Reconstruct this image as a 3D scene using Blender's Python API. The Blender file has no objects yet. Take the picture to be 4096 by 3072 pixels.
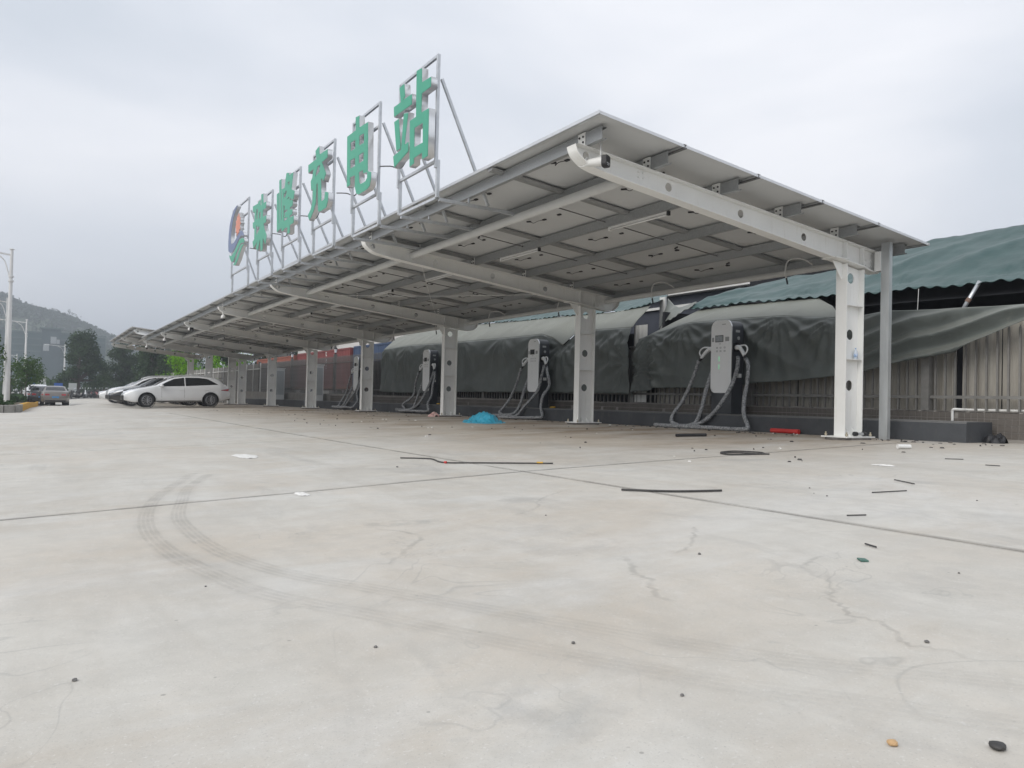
import bpy, bmesh, math, random
from mathutils import Vector, Matrix, noise
from math import sin, cos, pi, radians, sqrt, atan2, hypot

# ------------------------------------------------------------------ camera, sky, sun, exposure
SC = bpy.context.scene
COL = SC.collection
YAW, PITCH, ROLL = 0.5604, 0.0194, 0.0233
CAM = Vector((-10.6341, -7.3731, 0.4572))
_f = Vector((sin(YAW)*cos(PITCH), cos(YAW)*cos(PITCH), sin(PITCH)))
_r = Vector((cos(YAW), -sin(YAW), 0)); _u = _r.cross(_f)
_r2 = _r*cos(ROLL)+_u*sin(ROLL); _u2 = -_r*sin(ROLL)+_u*cos(ROLL)
cd = bpy.data.cameras.new('camera'); cam = bpy.data.objects.new('camera', cd); COL.objects.link(cam)
cd.sensor_width = 36; cd.lens = 3071.2/4096*36; cd.clip_start = .05; cd.clip_end = 9000
M3 = Matrix((_r2, _u2, -_f)).transposed().to_4x4(); M3.translation = CAM
cam.matrix_world = M3; SC.camera = cam

SUN_EL, SUN_AZ = radians(38), radians(258)      # azimuth the light comes from, measured from +Y towards +X
world = bpy.data.worlds.new('World'); SC.world = world; world.use_nodes = True
wn = world.node_tree.nodes; wl = world.node_tree.links
for n in list(wn): wn.remove(n)
wo = wn.new('ShaderNodeOutputWorld'); bg = wn.new('ShaderNodeBackground')
sky = wn.new('ShaderNodeTexSky'); sky.sky_type = 'NISHITA'; sky.sun_disc = False
sky.sun_elevation = SUN_EL; sky.sun_rotation = SUN_AZ; sky.air_density = 1.2; sky.dust_density = 3
sk = wn.new('ShaderNodeVectorMath'); sk.operation = 'SCALE'; sk.inputs['Scale'].default_value = .07
wl.new(sky.outputs[0], sk.inputs[0])
tc = wn.new('ShaderNodeTexCoord'); mp = wn.new('ShaderNodeMapping'); mp.inputs['Scale'].default_value = (1, 1, 2.3)
wl.new(tc.outputs['Generated'], mp.inputs[0])
nz = wn.new('ShaderNodeTexNoise'); nz.inputs['Scale'].default_value = 1.55; nz.inputs['Detail'].default_value = 5
nz.inputs['Roughness'].default_value = .45; nz.inputs['Distortion'].default_value = .35
mp.inputs['Location'].default_value = (2.2, 6.5, 3.3)
wl.new(mp.outputs[0], nz.inputs['Vector'])
cr = wn.new('ShaderNodeValToRGB'); ce = cr.color_ramp.elements
ce[0].position = .33; ce[0].color = (.55, .59, .65, 1); ce[1].position = .66; ce[1].color = (.82, .825, .858, 1)
e = ce.new(.47); e.color = (.635, .665, .722, 1)
wl.new(nz.outputs[0], cr.inputs[0])
mx = wn.new('ShaderNodeMix'); mx.data_type = 'RGBA'; mx.inputs['Factor'].default_value = .93
wl.new(sk.outputs[0], mx.inputs['A']); wl.new(cr.outputs[0], mx.inputs['B'])
wl.new(mx.outputs['Result'], bg.inputs[0]); bg.inputs[1].default_value = 1.0
wl.new(bg.outputs[0], wo.inputs[0])

sl = bpy.data.lights.new('sun', 'SUN'); so = bpy.data.objects.new('sun', sl); COL.objects.link(so)
sl.energy = 1.5; sl.angle = radians(40); sl.color = (1, .96, .9)
_sd = Vector((sin(SUN_AZ)*cos(SUN_EL), cos(SUN_AZ)*cos(SUN_EL), sin(SUN_EL)))
so.rotation_euler = _sd.to_track_quat('Z', 'Y').to_euler(); so.location = _sd*60
vs = SC.view_settings; vs.view_transform = 'Standard'; vs.look = 'None'; vs.exposure = 0.48; vs.gamma = 1; vs.use_curve_mapping = False
SC.render.film_transparent = False
cy = SC.cycles; cy.use_denoising = True; cy.max_bounces = 6; cy.diffuse_bounces = 3; cy.glossy_bounces = 3
cy.transmission_bounces = 4; cy.transparent_max_bounces = 8; cy.volume_bounces = 0; cy.caustics_reflective = False; cy.caustics_refractive = False

R = random.Random(11)

# ------------------------------------------------------------------ helpers
def lerp(a, b, t): return a+(b-a)*t
def sst(t):
    t = min(1, max(0, t)); return t*t*(3-2*t)
def G(x, y):
    """height of the paved ground"""
    z = -.05-.0055*max(-30, min(y, 80))+(.034-.0095*sst(y/25))*max(-45, min(x, 0))
    return z-.22*sst((y-32)/26)*min(1, max(0, (-6-x)/2))
def nz3(x, y, z=0.): return noise.noise(Vector((x, y, z)))

class MB:
    def __init__(s): s.v = []; s.f = []; s.m = []
    def add(s, vs, fs, mi=0):
        b = len(s.v); s.v += [tuple(v) for v in vs]; s.f += [tuple(i+b for i in f) for f in fs]; s.m += [mi]*len(fs)
    def box(s, lo, hi, mi=0):
        x0, y0, z0 = lo; x1, y1, z1 = hi
        s.add([(x0,y0,z0),(x1,y0,z0),(x1,y1,z0),(x0,y1,z0),(x0,y0,z1),(x1,y0,z1),(x1,y1,z1),(x0,y1,z1)],
              [(0,3,2,1),(4,5,6,7),(0,1,5,4),(1,2,6,5),(2,3,7,6),(3,0,4,7)], mi)
    def bar(s, a, b, w, h=None, mi=0, up=(0,0,1)):
        """rectangular bar from a to b"""
        h = h or w; a = Vector(a); b = Vector(b); d = (b-a).normalized(); up = Vector(up)
        if abs(d.dot(up)) > .98: up = Vector((1,0,0))
        sx = d.cross(up).normalized()*w/2; sy = sx.cross(d).normalized()*h/2
        P = [a-sx-sy, a+sx-sy, a+sx+sy, a-sx+sy, b-sx-sy, b+sx-sy, b+sx+sy, b-sx+sy]
        s.add(P, [(0,1,2,3),(7,6,5,4),(0,4,5,1),(1,5,6,2),(2,6,7,3),(3,7,4,0)], mi)
    def tube(s, pts, r, n=8, mi=0, caps=True):
        pts = [Vector(p) for p in pts]; k = len(pts); rs = r if isinstance(r, (list, tuple)) else [r]*k
        b = len(s.v); prev = None
        for i, p in enumerate(pts):
            d = (pts[min(i+1,k-1)]-pts[max(i-1,0)])
            d = d.normalized() if d.length > 1e-9 else Vector((0,0,1))
            if prev is None:
                a = Vector((0,0,1)) if abs(d.z) < .9 else Vector((1,0,0)); prev = d.cross(a).normalized()
            prev = (prev-d*prev.dot(d)); prev = prev.normalized() if prev.length > 1e-6 else d.orthogonal().normalized()
            q = d.cross(prev)
            for j in range(n):
                t = 2*pi*j/n; s.v.append(tuple(p+(prev*cos(t)+q*sin(t))*rs[i]))
        for i in range(k-1):
            for j in range(n):
                j2 = (j+1) % n; s.f.append((b+i*n+j, b+i*n+j2, b+(i+1)*n+j2, b+(i+1)*n+j)); s.m.append(mi)
        if caps:
            s.f.append(tuple(b+j for j in reversed(range(n)))); s.m.append(mi)
            s.f.append(tuple(b+(k-1)*n+j for j in range(n))); s.m.append(mi)
    def lathe(s, prof, c=(0,0,0), n=16, axis='z', mi=0):
        b = len(s.v); k = len(prof); c = Vector(c)
        for r, h in prof:
            for j in range(n):
                t = 2*pi*j/n
                p = (r*cos(t), r*sin(t), h)
                if axis == 'y': p = (p[0], p[2], p[1])
                if axis == 'x': p = (p[2], p[0], p[1])
                s.v.append(tuple(c+Vector(p)))
        for i in range(k-1):
            for j in range(n):
                j2 = (j+1) % n; s.f.append((b+i*n+j, b+i*n+j2, b+(i+1)*n+j2, b+(i+1)*n+j)); s.m.append(mi)
        s.f.append(tuple(b+j for j in reversed(range(n)))); s.m.append(mi)
        s.f.append(tuple(b+(k-1)*n+j for j in range(n))); s.m.append(mi)
    def grid(s, rows, mi=0, flip=False):
        b = len(s.v); n = len(rows[0])
        for r in rows: s.v += [tuple(p) for p in r]
        for i in range(len(rows)-1):
            for j in range(n-1):
                q = (b+i*n+j, b+i*n+j+1, b+(i+1)*n+j+1, b+(i+1)*n+j)
                s.f.append(q[::-1] if flip else q); s.m.append(mi)
    def prism(s, poly, a, b, axis='y', mi=0):
        """2-D polygon (convex-ish, no holes) swept between a and b along an axis"""
        n = len(poly)
        def P(p, t):
            return {'x': (t, p[0], p[1]), 'y': (p[0], t, p[1]), 'z': (p[0], p[1], t)}[axis]
        s.add([P(p, a) for p in poly]+[P(p, b) for p in poly],
              [tuple(range(n)), tuple(range(2*n-1, n-1, -1))]+[(i, n+i, n+(i+1) % n, (i+1) % n) for i in range(n)], mi)
    def mesh(s, name, smooth=False):
        me = bpy.data.meshes.new(name); me.from_pydata(s.v, [], s.f)
        if any(s.m): me.polygons.foreach_set('material_index', s.m)
        me.update(); bm = bmesh.new(); bm.from_mesh(me); bmesh.ops.recalc_face_normals(bm, faces=bm.faces); bm.to_mesh(me); bm.free()
        if smooth: me.polygons.foreach_set('use_smooth', [True]*len(me.polygons))
        return me
    def build(s, name, mat, parent=None, smooth=False, bevel=0, auto=None):
        me = s.mesh(name, smooth or auto is not None)
        for m in (mat if isinstance(mat, (list, tuple)) else [mat]): me.materials.append(m)
        if auto is not None: me.set_sharp_from_angle(angle=radians(auto))
        return link(name, me, parent, bevel)

def link(name, me, parent=None, bevel=0):
    o = bpy.data.objects.new(name, me); COL.objects.link(o)
    if parent is not None: o.parent = parent
    if bevel:
        b = o.modifiers.new('bevel', 'BEVEL'); b.width = bevel; b.segments = 2; b.limit_method = 'ANGLE'; b.angle_limit = radians(40)
    return o
def tag(o, label=None, cat=None, group=None, kind=None):
    if label: o['label'] = label
    if cat: o['category'] = cat
    if group: o['group'] = group
    if kind: o['kind'] = kind
    return o
def empty(name, loc=(0,0,0), rz=0, label=None, cat=None, group=None):
    o = bpy.data.objects.new(name, None); COL.objects.link(o); o.location = loc; o.rotation_euler = (0,0,rz); o.empty_display_size = .2
    return tag(o, label, cat, group)
def inst(o, parent=None, loc=None, rz=None):
    c = o.copy(); COL.objects.link(c); c.parent = parent
    if loc is not None: c.location = loc
    if rz is not None: c.rotation_euler = (0,0,rz)
    return c
def copy_tree(o, parent=None):
    c = o.copy(); COL.objects.link(c); c.parent = parent
    for ch in [x for x in bpy.data.objects if x.parent == o]: copy_tree(ch, c)
    return c
def flat(name, loops, d0, d1, axis='x', offset=0.):
    """2-D loops (outer loops and holes) filled and extruded between d0 and d1 along an axis -> mesh"""
    cu = bpy.data.curves.new(name, 'CURVE'); cu.dimensions = '2D'; cu.fill_mode = 'BOTH'
    cu.extrude = (d1-d0)/2; cu.offset = offset
    for L in loops:
        sp = cu.splines.new('POLY'); sp.points.add(len(L)-1); sp.use_cyclic_u = True
        for p, q in zip(sp.points, L): p.co = (q[0], q[1], 0, 1)
    o = bpy.data.objects.new(name, cu); COL.objects.link(o)
    dg = bpy.context.evaluated_depsgraph_get(); dg.update()
    me = bpy.data.meshes.new_from_object(o.evaluated_get(dg)); bpy.data.objects.remove(o); bpy.data.curves.remove(cu)
    m = (d0+d1)/2
    for v in me.vertices:
        a, b, c = v.co
        v.co = {'x': (m+c, a, b), 'y': (a, m-c, b), 'z': (a, b, m+c)}[axis]
    me.materials.clear(); me.update(); return me
def circ(cx, cz, r, n=20): return [(cx+r*cos(2*pi*i/n), cz+r*sin(2*pi*i/n)) for i in range(n)]
def rrect(x0, y0, x1, y1, rb, rt, n=6):
    P = []
    for cx, cy_, r, a0 in ((x1-rb, y0+rb, rb, -pi/2), (x1-rt, y1-rt, rt, 0), (x0+rt, y1-rt, rt, pi/2), (x0+rb, y0+rb, rb, pi)):
        P += [(cx+r*cos(a0+pi/2*i/n), cy_+r*sin(a0+pi/2*i/n)) for i in range(n+1)]
    return P
def crom(P, n):
    """Catmull-Rom through tuples"""
    out = []; k = len(P)
    for i in range(k-1):
        p0, p1, p2, p3 = [Vector(P[max(0, min(k-1, j))]) for j in (i-1, i, i+1, i+2)]
        for s in range(n):
            t = s/n; out.append(.5*((2*p1)+(-p0+p2)*t+(2*p0-5*p1+4*p2-p3)*t*t+(-p0+3*p1-3*p2+p3)*t**3))
    out.append(Vector(P[-1])); return out
def poly_at(P, t):
    """value of a polyline of (t, v) pairs, sorted or reversed"""
    if P[0][0] > P[-1][0]: P = P[::-1]
    if t <= P[0][0]: return P[0][1]
    for a, b in zip(P, P[1:]):
        if t <= b[0]: return lerp(a[1], b[1], (t-a[0])/max(1e-9, b[0]-a[0]))
    return P[-1][1]

# ------------------------------------------------------------------ materials
def mat(name, col, rough=.6, metal=0., var=.12, scale=3., bump=0., bscale=40., col2=None, spec=.5, stretch=None, coat=0., emit=None, detail=6.):
    m = bpy.data.materials.new(name); m.use_nodes = True; N = m.node_tree.nodes; L = m.node_tree.links
    b = N['Principled BSDF']; b.inputs['Roughness'].default_value = rough; b.inputs['Metallic'].default_value = metal
    b.inputs['Specular IOR Level'].default_value = spec
    if coat: b.inputs['Coat Weight'].default_value = coat; b.inputs['Coat Roughness'].default_value = .05
    t = N.new('ShaderNodeTexCoord'); mp_ = N.new('ShaderNodeMapping'); L.new(t.outputs['Object'], mp_.inputs[0])
    if stretch: mp_.inputs['Scale'].default_value = stretch
    n = N.new('ShaderNodeTexNoise'); n.inputs['Scale'].default_value = scale; n.inputs['Detail'].default_value = detail; n.inputs['Roughness'].default_value = .6
    L.new(mp_.outputs[0], n.inputs['Vector'])
    r = N.new('ShaderNodeValToRGB'); r.color_ramp.elements[0].position = .3; r.color_ramp.elements[1].position = .7
    c2 = col2 or tuple(c*(1-var) for c in col); c1 = col if col2 else tuple(min(1, c*(1+var)) for c in col)
    r.color_ramp.elements[0].color = (*c2, 1); r.color_ramp.elements[1].color = (*c1, 1)
    L.new(n.outputs[0], r.inputs[0]); L.new(r.outputs[0], b.inputs['Base Color'])
    if bump:
        n2 = N.new('ShaderNodeTexNoise'); n2.inputs['Scale'].default_value = bscale; n2.inputs['Detail'].default_value = 4
        L.new(mp_.outputs[0], n2.inputs['Vector'])
        bp = N.new('ShaderNodeBump'); bp.inputs['Strength'].default_value = bump; bp.inputs['Distance'].default_value = .02
        L.new(n2.outputs[0], bp.inputs['Height']); L.new(bp.outputs[0], b.inputs['Normal'])
    if emit: b.inputs['Emission Color'].default_value = (*emit[0], 1); b.inputs['Emission Strength'].default_value = emit[1]
    return m
def leafmat(name, c, c2, trans=.35):
    m = bpy.data.materials.new(name); m.use_nodes = True; N = m.node_tree.nodes; L = m.node_tree.links
    out = N['Material Output']; N.remove(N['Principled BSDF'])
    t = N.new('ShaderNodeTexCoord'); n = N.new('ShaderNodeTexNoise'); n.inputs['Scale'].default_value = 1.1; n.inputs['Detail'].default_value = 5
    L.new(t.outputs['Object'], n.inputs['Vector'])
    r = N.new('ShaderNodeValToRGB'); r.color_ramp.elements[0].position = .35; r.color_ramp.elements[1].position = .68
    r.color_ramp.elements[0].color = (*c, 1); r.color_ramp.elements[1].color = (*c2, 1); L.new(n.outputs[0], r.inputs[0])
    d = N.new('ShaderNodeBsdfDiffuse'); tr = N.new('ShaderNodeBsdfTranslucent'); mx_ = N.new('ShaderNodeMixShader'); mx_.inputs[0].default_value = trans
    L.new(r.outputs[0], d.inputs[0]); L.new(r.outputs[0], tr.inputs[0]); L.new(d.outputs[0], mx_.inputs[1]); L.new(tr.outputs[0], mx_.inputs[2])
    L.new(mx_.outputs[0], out.inputs[0]); return m
def concrete(name):
    m = bpy.data.materials.new(name); m.use_nodes = True; N = m.node_tree.nodes; L = m.node_tree.links
    b = N['Principled BSDF']; b.inputs['Specular IOR Level'].default_value = .3
    t = N.new('ShaderNodeTexCoord'); P = t.outputs['Object']
    def tex(scale, detail=6, rough=.6, stretch=(1,1,1), rot=0, dist=0.):
        mp_ = N.new('ShaderNodeMapping'); mp_.inputs['Scale'].default_value = stretch; mp_.inputs['Rotation'].default_value = (0,0,rot); L.new(P, mp_.inputs[0])
        n = N.new('ShaderNodeTexNoise'); n.inputs['Scale'].default_value = scale; n.inputs['Detail'].default_value = detail
        n.inputs['Roughness'].default_value = rough; n.inputs['Distortion'].default_value = dist; L.new(mp_.outputs[0], n.inputs['Vector']); return n.outputs[0]
    def ramp(v, p0, c0, p1, c1):
        r = N.new('ShaderNodeValToRGB'); r.color_ramp.elements[0].position = p0; r.color_ramp.elements[1].position = p1
        r.color_ramp.elements[0].color = (*c0, 1); r.color_ramp.elements[1].color = (*c1, 1); L.new(v, r.inputs[0]); return r.outputs[0]
    def mixc(f, a, c, mode='MIX'):
        x = N.new('ShaderNodeMix'); x.data_type = 'RGBA'; x.blend_type = mode
        if isinstance(f, float): x.inputs['Factor'].default_value = f
        else: L.new(f, x.inputs['Factor'])
        for s, q in (('A', a), ('B', c)):
            if isinstance(q, tuple): x.inputs[s].default_value = (*q, 1)
            else: L.new(q, x.inputs[s])
        return x.outputs['Result']
    def mth(op, a, c):
        x = N.new('ShaderNodeMath'); x.operation = op; x.use_clamp = op == 'MULTIPLY'
        for i, q in enumerate((a, c)):
            if isinstance(q, (int, float)): x.inputs[i].default_value = q
            else: L.new(q, x.inputs[i])
        return x.outputs[0]
    base = ramp(tex(.55, 7, .62), .3, (.468,.440,.390), .72, (.605,.580,.530))
    # broad trowel sweeps and pale bloom
    sw = tex(2.2, 5, .6, (1, .22, 1), .35, .6)
    base = mixc(ramp(sw, .42, (0,0,0), .62, (1,1,1)), base, mixc(.5, base, (.625,.608,.562)))
    # warm dust, denser near the building line
    sx = N.new('ShaderNodeSeparateXYZ'); L.new(P, sx.inputs[0])
    mr = N.new('ShaderNodeMapRange'); mr.inputs['From Min'].default_value = -6.2; mr.inputs['From Max'].default_value = -1.2; L.new(sx.outputs['X'], mr.inputs['Value'])
    my = N.new('ShaderNodeMapRange'); my.inputs['From Min'].default_value = -3.0; my.inputs['From Max'].default_value = 1.5; L.new(sx.outputs['Y'], my.inputs['Value'])
    du = mth('MULTIPLY', mth('MULTIPLY', mr.outputs[0], my.outputs[0]), mth('ADD', ramp(tex(.9, 6, .65, (.5,1,1)), .36, (0,0,0), .62, (1,1,1)), .3))
    base = mixc(mth('MULTIPLY', du, 1.0), base, (.265,.192,.122))
    base = mixc(mth('MULTIPLY', ramp(tex(.42, 7, .68, (1,1,1), .3, .6), .46, (0,0,0), .66, (1,1,1)), .55), base, (.53,.465,.385))
    base = mixc(mth('MULTIPLY', ramp(tex(.8, 7, .7, (.5,1,1), -.25, .8), .50, (0,0,0), .66, (1,1,1)), .45), base, (.645,.64,.62))
    # grey damp smears and blotches
    sm = tex(1.3, 6, .65, (1, .45, 1), -.5, .9)
    base = mixc(mth('MULTIPLY', ramp(sm, .57, (0,0,0), .72, (1,1,1)), .5), base, (.36,.35,.33))
    # mottled surface, worn and patchy
    base = mixc(mth('MULTIPLY', ramp(tex(5.5, 9, .72), .36, (1,1,1), .58, (0,0,0)), .30), base, (.40,.385,.35))
    base = mixc(mth('MULTIPLY', ramp(tex(14, 8, .7, (1,.6,1), .8), .55, (0,0,0), .75, (1,1,1)), .35), base, (.66,.64,.595))
    base = mixc(mth('MULTIPLY', ramp(tex(1.9, 8, .7, (.35,1,1), .1, .5), .54, (0,0,0), .70, (1,1,1)), .30), base, (.45,.39,.315))
    # short hairline cracks
    ck = tex(.9, 3, .5, (1,1,1), .2, 1.6)
    band = mth('SUBTRACT', 1.0, mth('MULTIPLY', mth('ABSOLUTE', mth('SUBTRACT', ck, .5), 0), 130.))
    band = mth('MULTIPLY', band, ramp(tex(.8, 2), .55, (0,0,0), .64, (1,1,1)))
    base = mixc(mth('MULTIPLY', band, .28), base, (.25,.25,.24))
    # scattered grit and drip spots
    for vsc, th, st, cc in ((7., .055, .55, (.24,.23,.21)), (2.3, .035, .5, (.26,.245,.22)), (16., .075, .35, (.33,.315,.29))):
        vo = N.new('ShaderNodeTexVoronoi'); vo.inputs['Scale'].default_value = vsc; vo.inputs['Randomness'].default_value = 1.; L.new(P, vo.inputs['Vector'])
        sc = N.new('ShaderNodeSeparateColor'); L.new(vo.outputs['Color'], sc.inputs[0])
        rad = mth('MULTIPLY', sc.outputs[0], th); sp = N.new('ShaderNodeMath'); sp.operation = 'LESS_THAN'; L.new(vo.outputs['Distance'], sp.inputs[0]); L.new(rad, sp.inputs[1])
        base = mixc(mth('MULTIPLY', sp.outputs[0], st), base, cc)
    # sand-grain speckle
    base = mixc(mth('MULTIPLY', ramp(tex(160, 3, .7), .58, (0,0,0), .68, (1,1,1)), .42), base, (.30,.295,.28))
    base = mixc(mth('MULTIPLY', ramp(tex(95, 2, .6), .63, (0,0,0), .70, (1,1,1)), .35), base, (.74,.73,.71))
    L.new(base, b.inputs['Base Color'])
    rr = ramp(tex(1.6, 5), .35, (.55,.55,.55), .7, (.85,.85,.85)); L.new(rr, b.inputs['Roughness'])
    bp = N.new('ShaderNodeBump'); bp.inputs['Strength'].default_value = .25; bp.inputs['Distance'].default_value = .008
    L.new(mixc(.5, tex(60, 5, .7), tex(7, 5, .6)), bp.inputs['Height']); L.new(bp.outputs[0], b.inputs['Normal'])
    return m
def decal(name, col, strength, scale=6., stretch=(1,1,1), lo=.4, hi=.65):
    """flat mark on the ground: colour breaks up into nothing with noise"""
    m = bpy.data.materials.new(name); m.use_nodes = True; N = m.node_tree.nodes; L = m.node_tree.links
    b = N['Principled BSDF']; b.inputs['Base Color'].default_value = (*col, 1); b.inputs['Roughness'].default_value = .8; b.inputs['Specular IOR Level'].default_value = .2
    t = N.new('ShaderNodeTexCoord'); mp_ = N.new('ShaderNodeMapping'); mp_.inputs['Scale'].default_value = stretch; L.new(t.outputs['Object'], mp_.inputs[0])
    n = N.new('ShaderNodeTexNoise'); n.inputs['Scale'].default_value = scale; n.inputs['Detail'].default_value = 6; L.new(mp_.outputs[0], n.inputs['Vector'])
    a = N.new('ShaderNodeMapRange'); a.inputs['From Min'].default_value = lo; a.inputs['From Max'].default_value = hi; L.new(n.outputs[0], a.inputs['Value'])
    at = N.new('ShaderNodeAttribute'); at.attribute_name = 'fade'
    k = N.new('ShaderNodeMath'); k.operation = 'MULTIPLY'; L.new(a.outputs[0], k.inputs[0]); L.new(at.outputs['Fac'], k.inputs[1])
    k2 = N.new('ShaderNodeMath'); k2.operation = 'MULTIPLY'; k2.inputs[1].default_value = strength; L.new(k.outputs[0], k2.inputs[0])
    L.new(k2.outputs[0], b.inputs['Alpha']); return m

def dusty(m, dust, lo=.05, hi=.7, amt=.75):
    """dust lying on every face that looks upward"""
    N = m.node_tree.nodes; L = m.node_tree.links; b = N['Principled BSDF']; src = b.inputs['Base Color'].links[0].from_socket
    g = N.new('ShaderNodeNewGeometry'); s = N.new('ShaderNodeSeparateXYZ'); L.new(g.outputs['Normal'], s.inputs[0])
    ab = N.new('ShaderNodeMath'); ab.operation = 'MAXIMUM'; ab.inputs[1].default_value = 0.; L.new(s.outputs['Z'], ab.inputs[0])
    r = N.new('ShaderNodeMapRange'); r.inputs['From Min'].default_value = lo; r.inputs['From Max'].default_value = hi; r.inputs['To Max'].default_value = amt; L.new(ab.outputs[0], r.inputs['Value'])
    x = N.new('ShaderNodeMix'); x.data_type = 'RGBA'; L.new(r.outputs[0], x.inputs['Factor']); L.new(src, x.inputs['A']); x.inputs['B'].default_value = (*dust, 1); L.new(x.outputs['Result'], b.inputs['Base Color'])
def streaks(m, col, amt=.3, stretch=(5,5,.5), lo=.56, hi=.74):
    """thin run-down stains"""
    N = m.node_tree.nodes; L = m.node_tree.links; b = N['Principled BSDF']; src = b.inputs['Base Color'].links[0].from_socket
    t = N.new('ShaderNodeTexCoord'); mp_ = N.new('ShaderNodeMapping'); mp_.inputs['Scale'].default_value = stretch; L.new(t.outputs['Object'], mp_.inputs[0])
    n = N.new('ShaderNodeTexNoise'); n.inputs['Scale'].default_value = 2.5; n.inputs['Detail'].default_value = 8; n.inputs['Roughness'].default_value = .7; L.new(mp_.outputs[0], n.inputs['Vector'])
    r = N.new('ShaderNodeMapRange'); r.inputs['From Min'].default_value = lo; r.inputs['From Max'].default_value = hi; r.inputs['To Max'].default_value = amt; L.new(n.outputs[0], r.inputs['Value'])
    x = N.new('ShaderNodeMix'); x.data_type = 'RGBA'; L.new(r.outputs[0], x.inputs['Factor']); L.new(src, x.inputs['A']); x.inputs['B'].default_value = (*col, 1); L.new(x.outputs['Result'], b.inputs['Base Color'])

M = {}
M['concrete'] = concrete('concrete')
M['joint'] = mat('joint_dirt', (.12,.115,.105), .95, var=.3, scale=8)
M['soil'] = mat('soil', (.10,.08,.055), .95, var=.4, scale=5, bump=.6, bscale=14)
M['white'] = mat('white_painted_steel', (.85,.85,.825), .38, var=.045, scale=1.6, bump=.03, bscale=25)
M['white2'] = mat('weathered_white_paint', (.62,.62,.60), .5, var=.12, scale=2.2)
M['galvpost'] = mat('galvanised_channel', (.55,.57,.575), .38, .55, var=.10, scale=8, stretch=(1,1,.25))
M['galv'] = mat('galvanised_steel', (.34,.35,.355), .42, .4, var=.13, scale=45, bump=.03, bscale=60, detail=3)
M['galvtube'] = mat('galvanised_tube', (.58,.60,.62), .36, .6, var=.10, scale=14)
M['alu'] = mat('aluminium', (.66,.67,.68), .35, .6, var=.05, scale=8)
M['backsheet'] = mat('panel_backsheet', (.585,.595,.595), .55, var=.04, scale=1.4)
M['cell'] = mat('solar_glass', (.015,.02,.04), .12, var=.2, scale=3)
M['black'] = mat('black_plastic', (.018,.018,.02), .45, var=.2)
M['rubber'] = mat('black_rubber', (.03,.03,.032), .8, var=.25, scale=20)
M['charcoal'] = mat('charcoal_paint', (.052,.060,.068), .55, var=.12, scale=5, bump=.04)
M['housing'] = mat('charger_housing', (.045,.05,.057), .42, var=.08, scale=6)
M['panelwhite'] = mat('charger_panel', (.85,.86,.86), .28, var=.02, scale=2, coat=.2)
M['greypvc'] = mat('grey_pvc', (.60,.60,.58), .5, var=.06, scale=3)
M['pvc'] = mat('white_pvc', (.74,.74,.72), .4, var=.06, scale=4)
M['plinth'] = mat('plinth_paint', (.062,.067,.074), .72, var=.18, scale=2.2, bump=.2, bscale=18)
M['plinthtop'] = mat('plinth_cement_top', (.30,.30,.29), .85, var=.18, scale=3)
M['tile'] = mat('wall_tile', (.135,.120,.106), .62, var=.26, scale=2.6, bump=.05)
M['grout'] = mat('wall_grout', (.27,.255,.235), .9, var=.2, scale=4)
M['wallplaster'] = mat('wall_plaster', (.20,.19,.175), .9, var=.25, scale=2.2, bump=.2)
M['coping'] = mat('wall_coping', (.27,.255,.235), .85, var=.25, scale=4, bump=.3)
M['fence'] = mat('fence_paint', (.185,.180,.170), .6, var=.18, scale=5)
M['sheet'] = mat('corrugated_sheet', (.45,.43,.385), .6, scale=2.2, col2=(.29,.265,.225), bump=.03, stretch=(1,3,.35))
M['teal'] = mat('teal_tarpaulin', (.032,.074,.071), .5, var=.14, scale=1.6, bump=.35, bscale=7)
M['khaki'] = mat('faded_tarpaulin', (.19,.197,.172), .62, var=.10, scale=1.1, bump=.15, bscale=10)
M['greytarp'] = mat('grey_green_tarpaulin', (.108,.124,.118), .5, var=.20, scale=1.3, bump=.25, bscale=12)
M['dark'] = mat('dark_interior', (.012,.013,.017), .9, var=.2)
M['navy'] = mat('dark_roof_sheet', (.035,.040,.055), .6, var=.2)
M['green'] = mat('sign_green', (.045,.335,.215), .38, var=.03, scale=3)
M['blue'] = mat('sign_blue', (.13,.17,.30), .4, var=.04)
M['coral'] = mat('sign_coral', (.62,.22,.14), .4, var=.03)
M['chrome'] = mat('bright_sheet_metal', (.80,.81,.82), .26, .6, var=.05, scale=9, bump=.05, bscale=6)
M['red'] = mat('container_red', (.19,.042,.040), .55, var=.16, scale=1.5)
M['blu'] = mat('container_blue', (.035,.062,.125), .55, var=.14, scale=1.5)
M['orange'] = mat('trailer_orange', (.27,.085,.055), .6, var=.2, scale=3)
M['bldwhite'] = mat('far_white_wall', (.60,.60,.58), .7, var=.06, scale=.4)
M['bark'] = mat('bark', (.075,.06,.048), .95, var=.35, scale=6, bump=.5)
M['leafd'] = leafmat('leaves_dark', (.030,.056,.028), (.075,.118,.056), .3)
M['leafm'] = leafmat('leaves_mid', (.040,.085,.025), (.090,.150,.045), .35)
M['leafl'] = leafmat('leaves_lime', (.13,.30,.02), (.26,.50,.05), .45)
M['wood'] = leafmat('hill_wood', (.028,.052,.030), (.065,.098,.060), .2)
M['hill'] = mat('hill_ground', (.050,.075,.035), .95, var=.4, scale=.05)
M['paintw'] = mat('pearl_white_car_paint', (.72,.73,.74), .22, var=.015, coat=.8)
M['paintb'] = mat('black_car_paint', (.02,.021,.023), .2, var=.1, coat=.8)
M['paintg'] = mat('warm_grey_car_paint', (.19,.175,.16), .3, .3, var=.04, coat=.6)
M['glass'] = mat('tinted_glass', (.012,.014,.016), .06, var=.1, spec=.7)
M['rim'] = mat('dark_alloy', (.30,.30,.31), .3, .8, var=.1)
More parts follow.
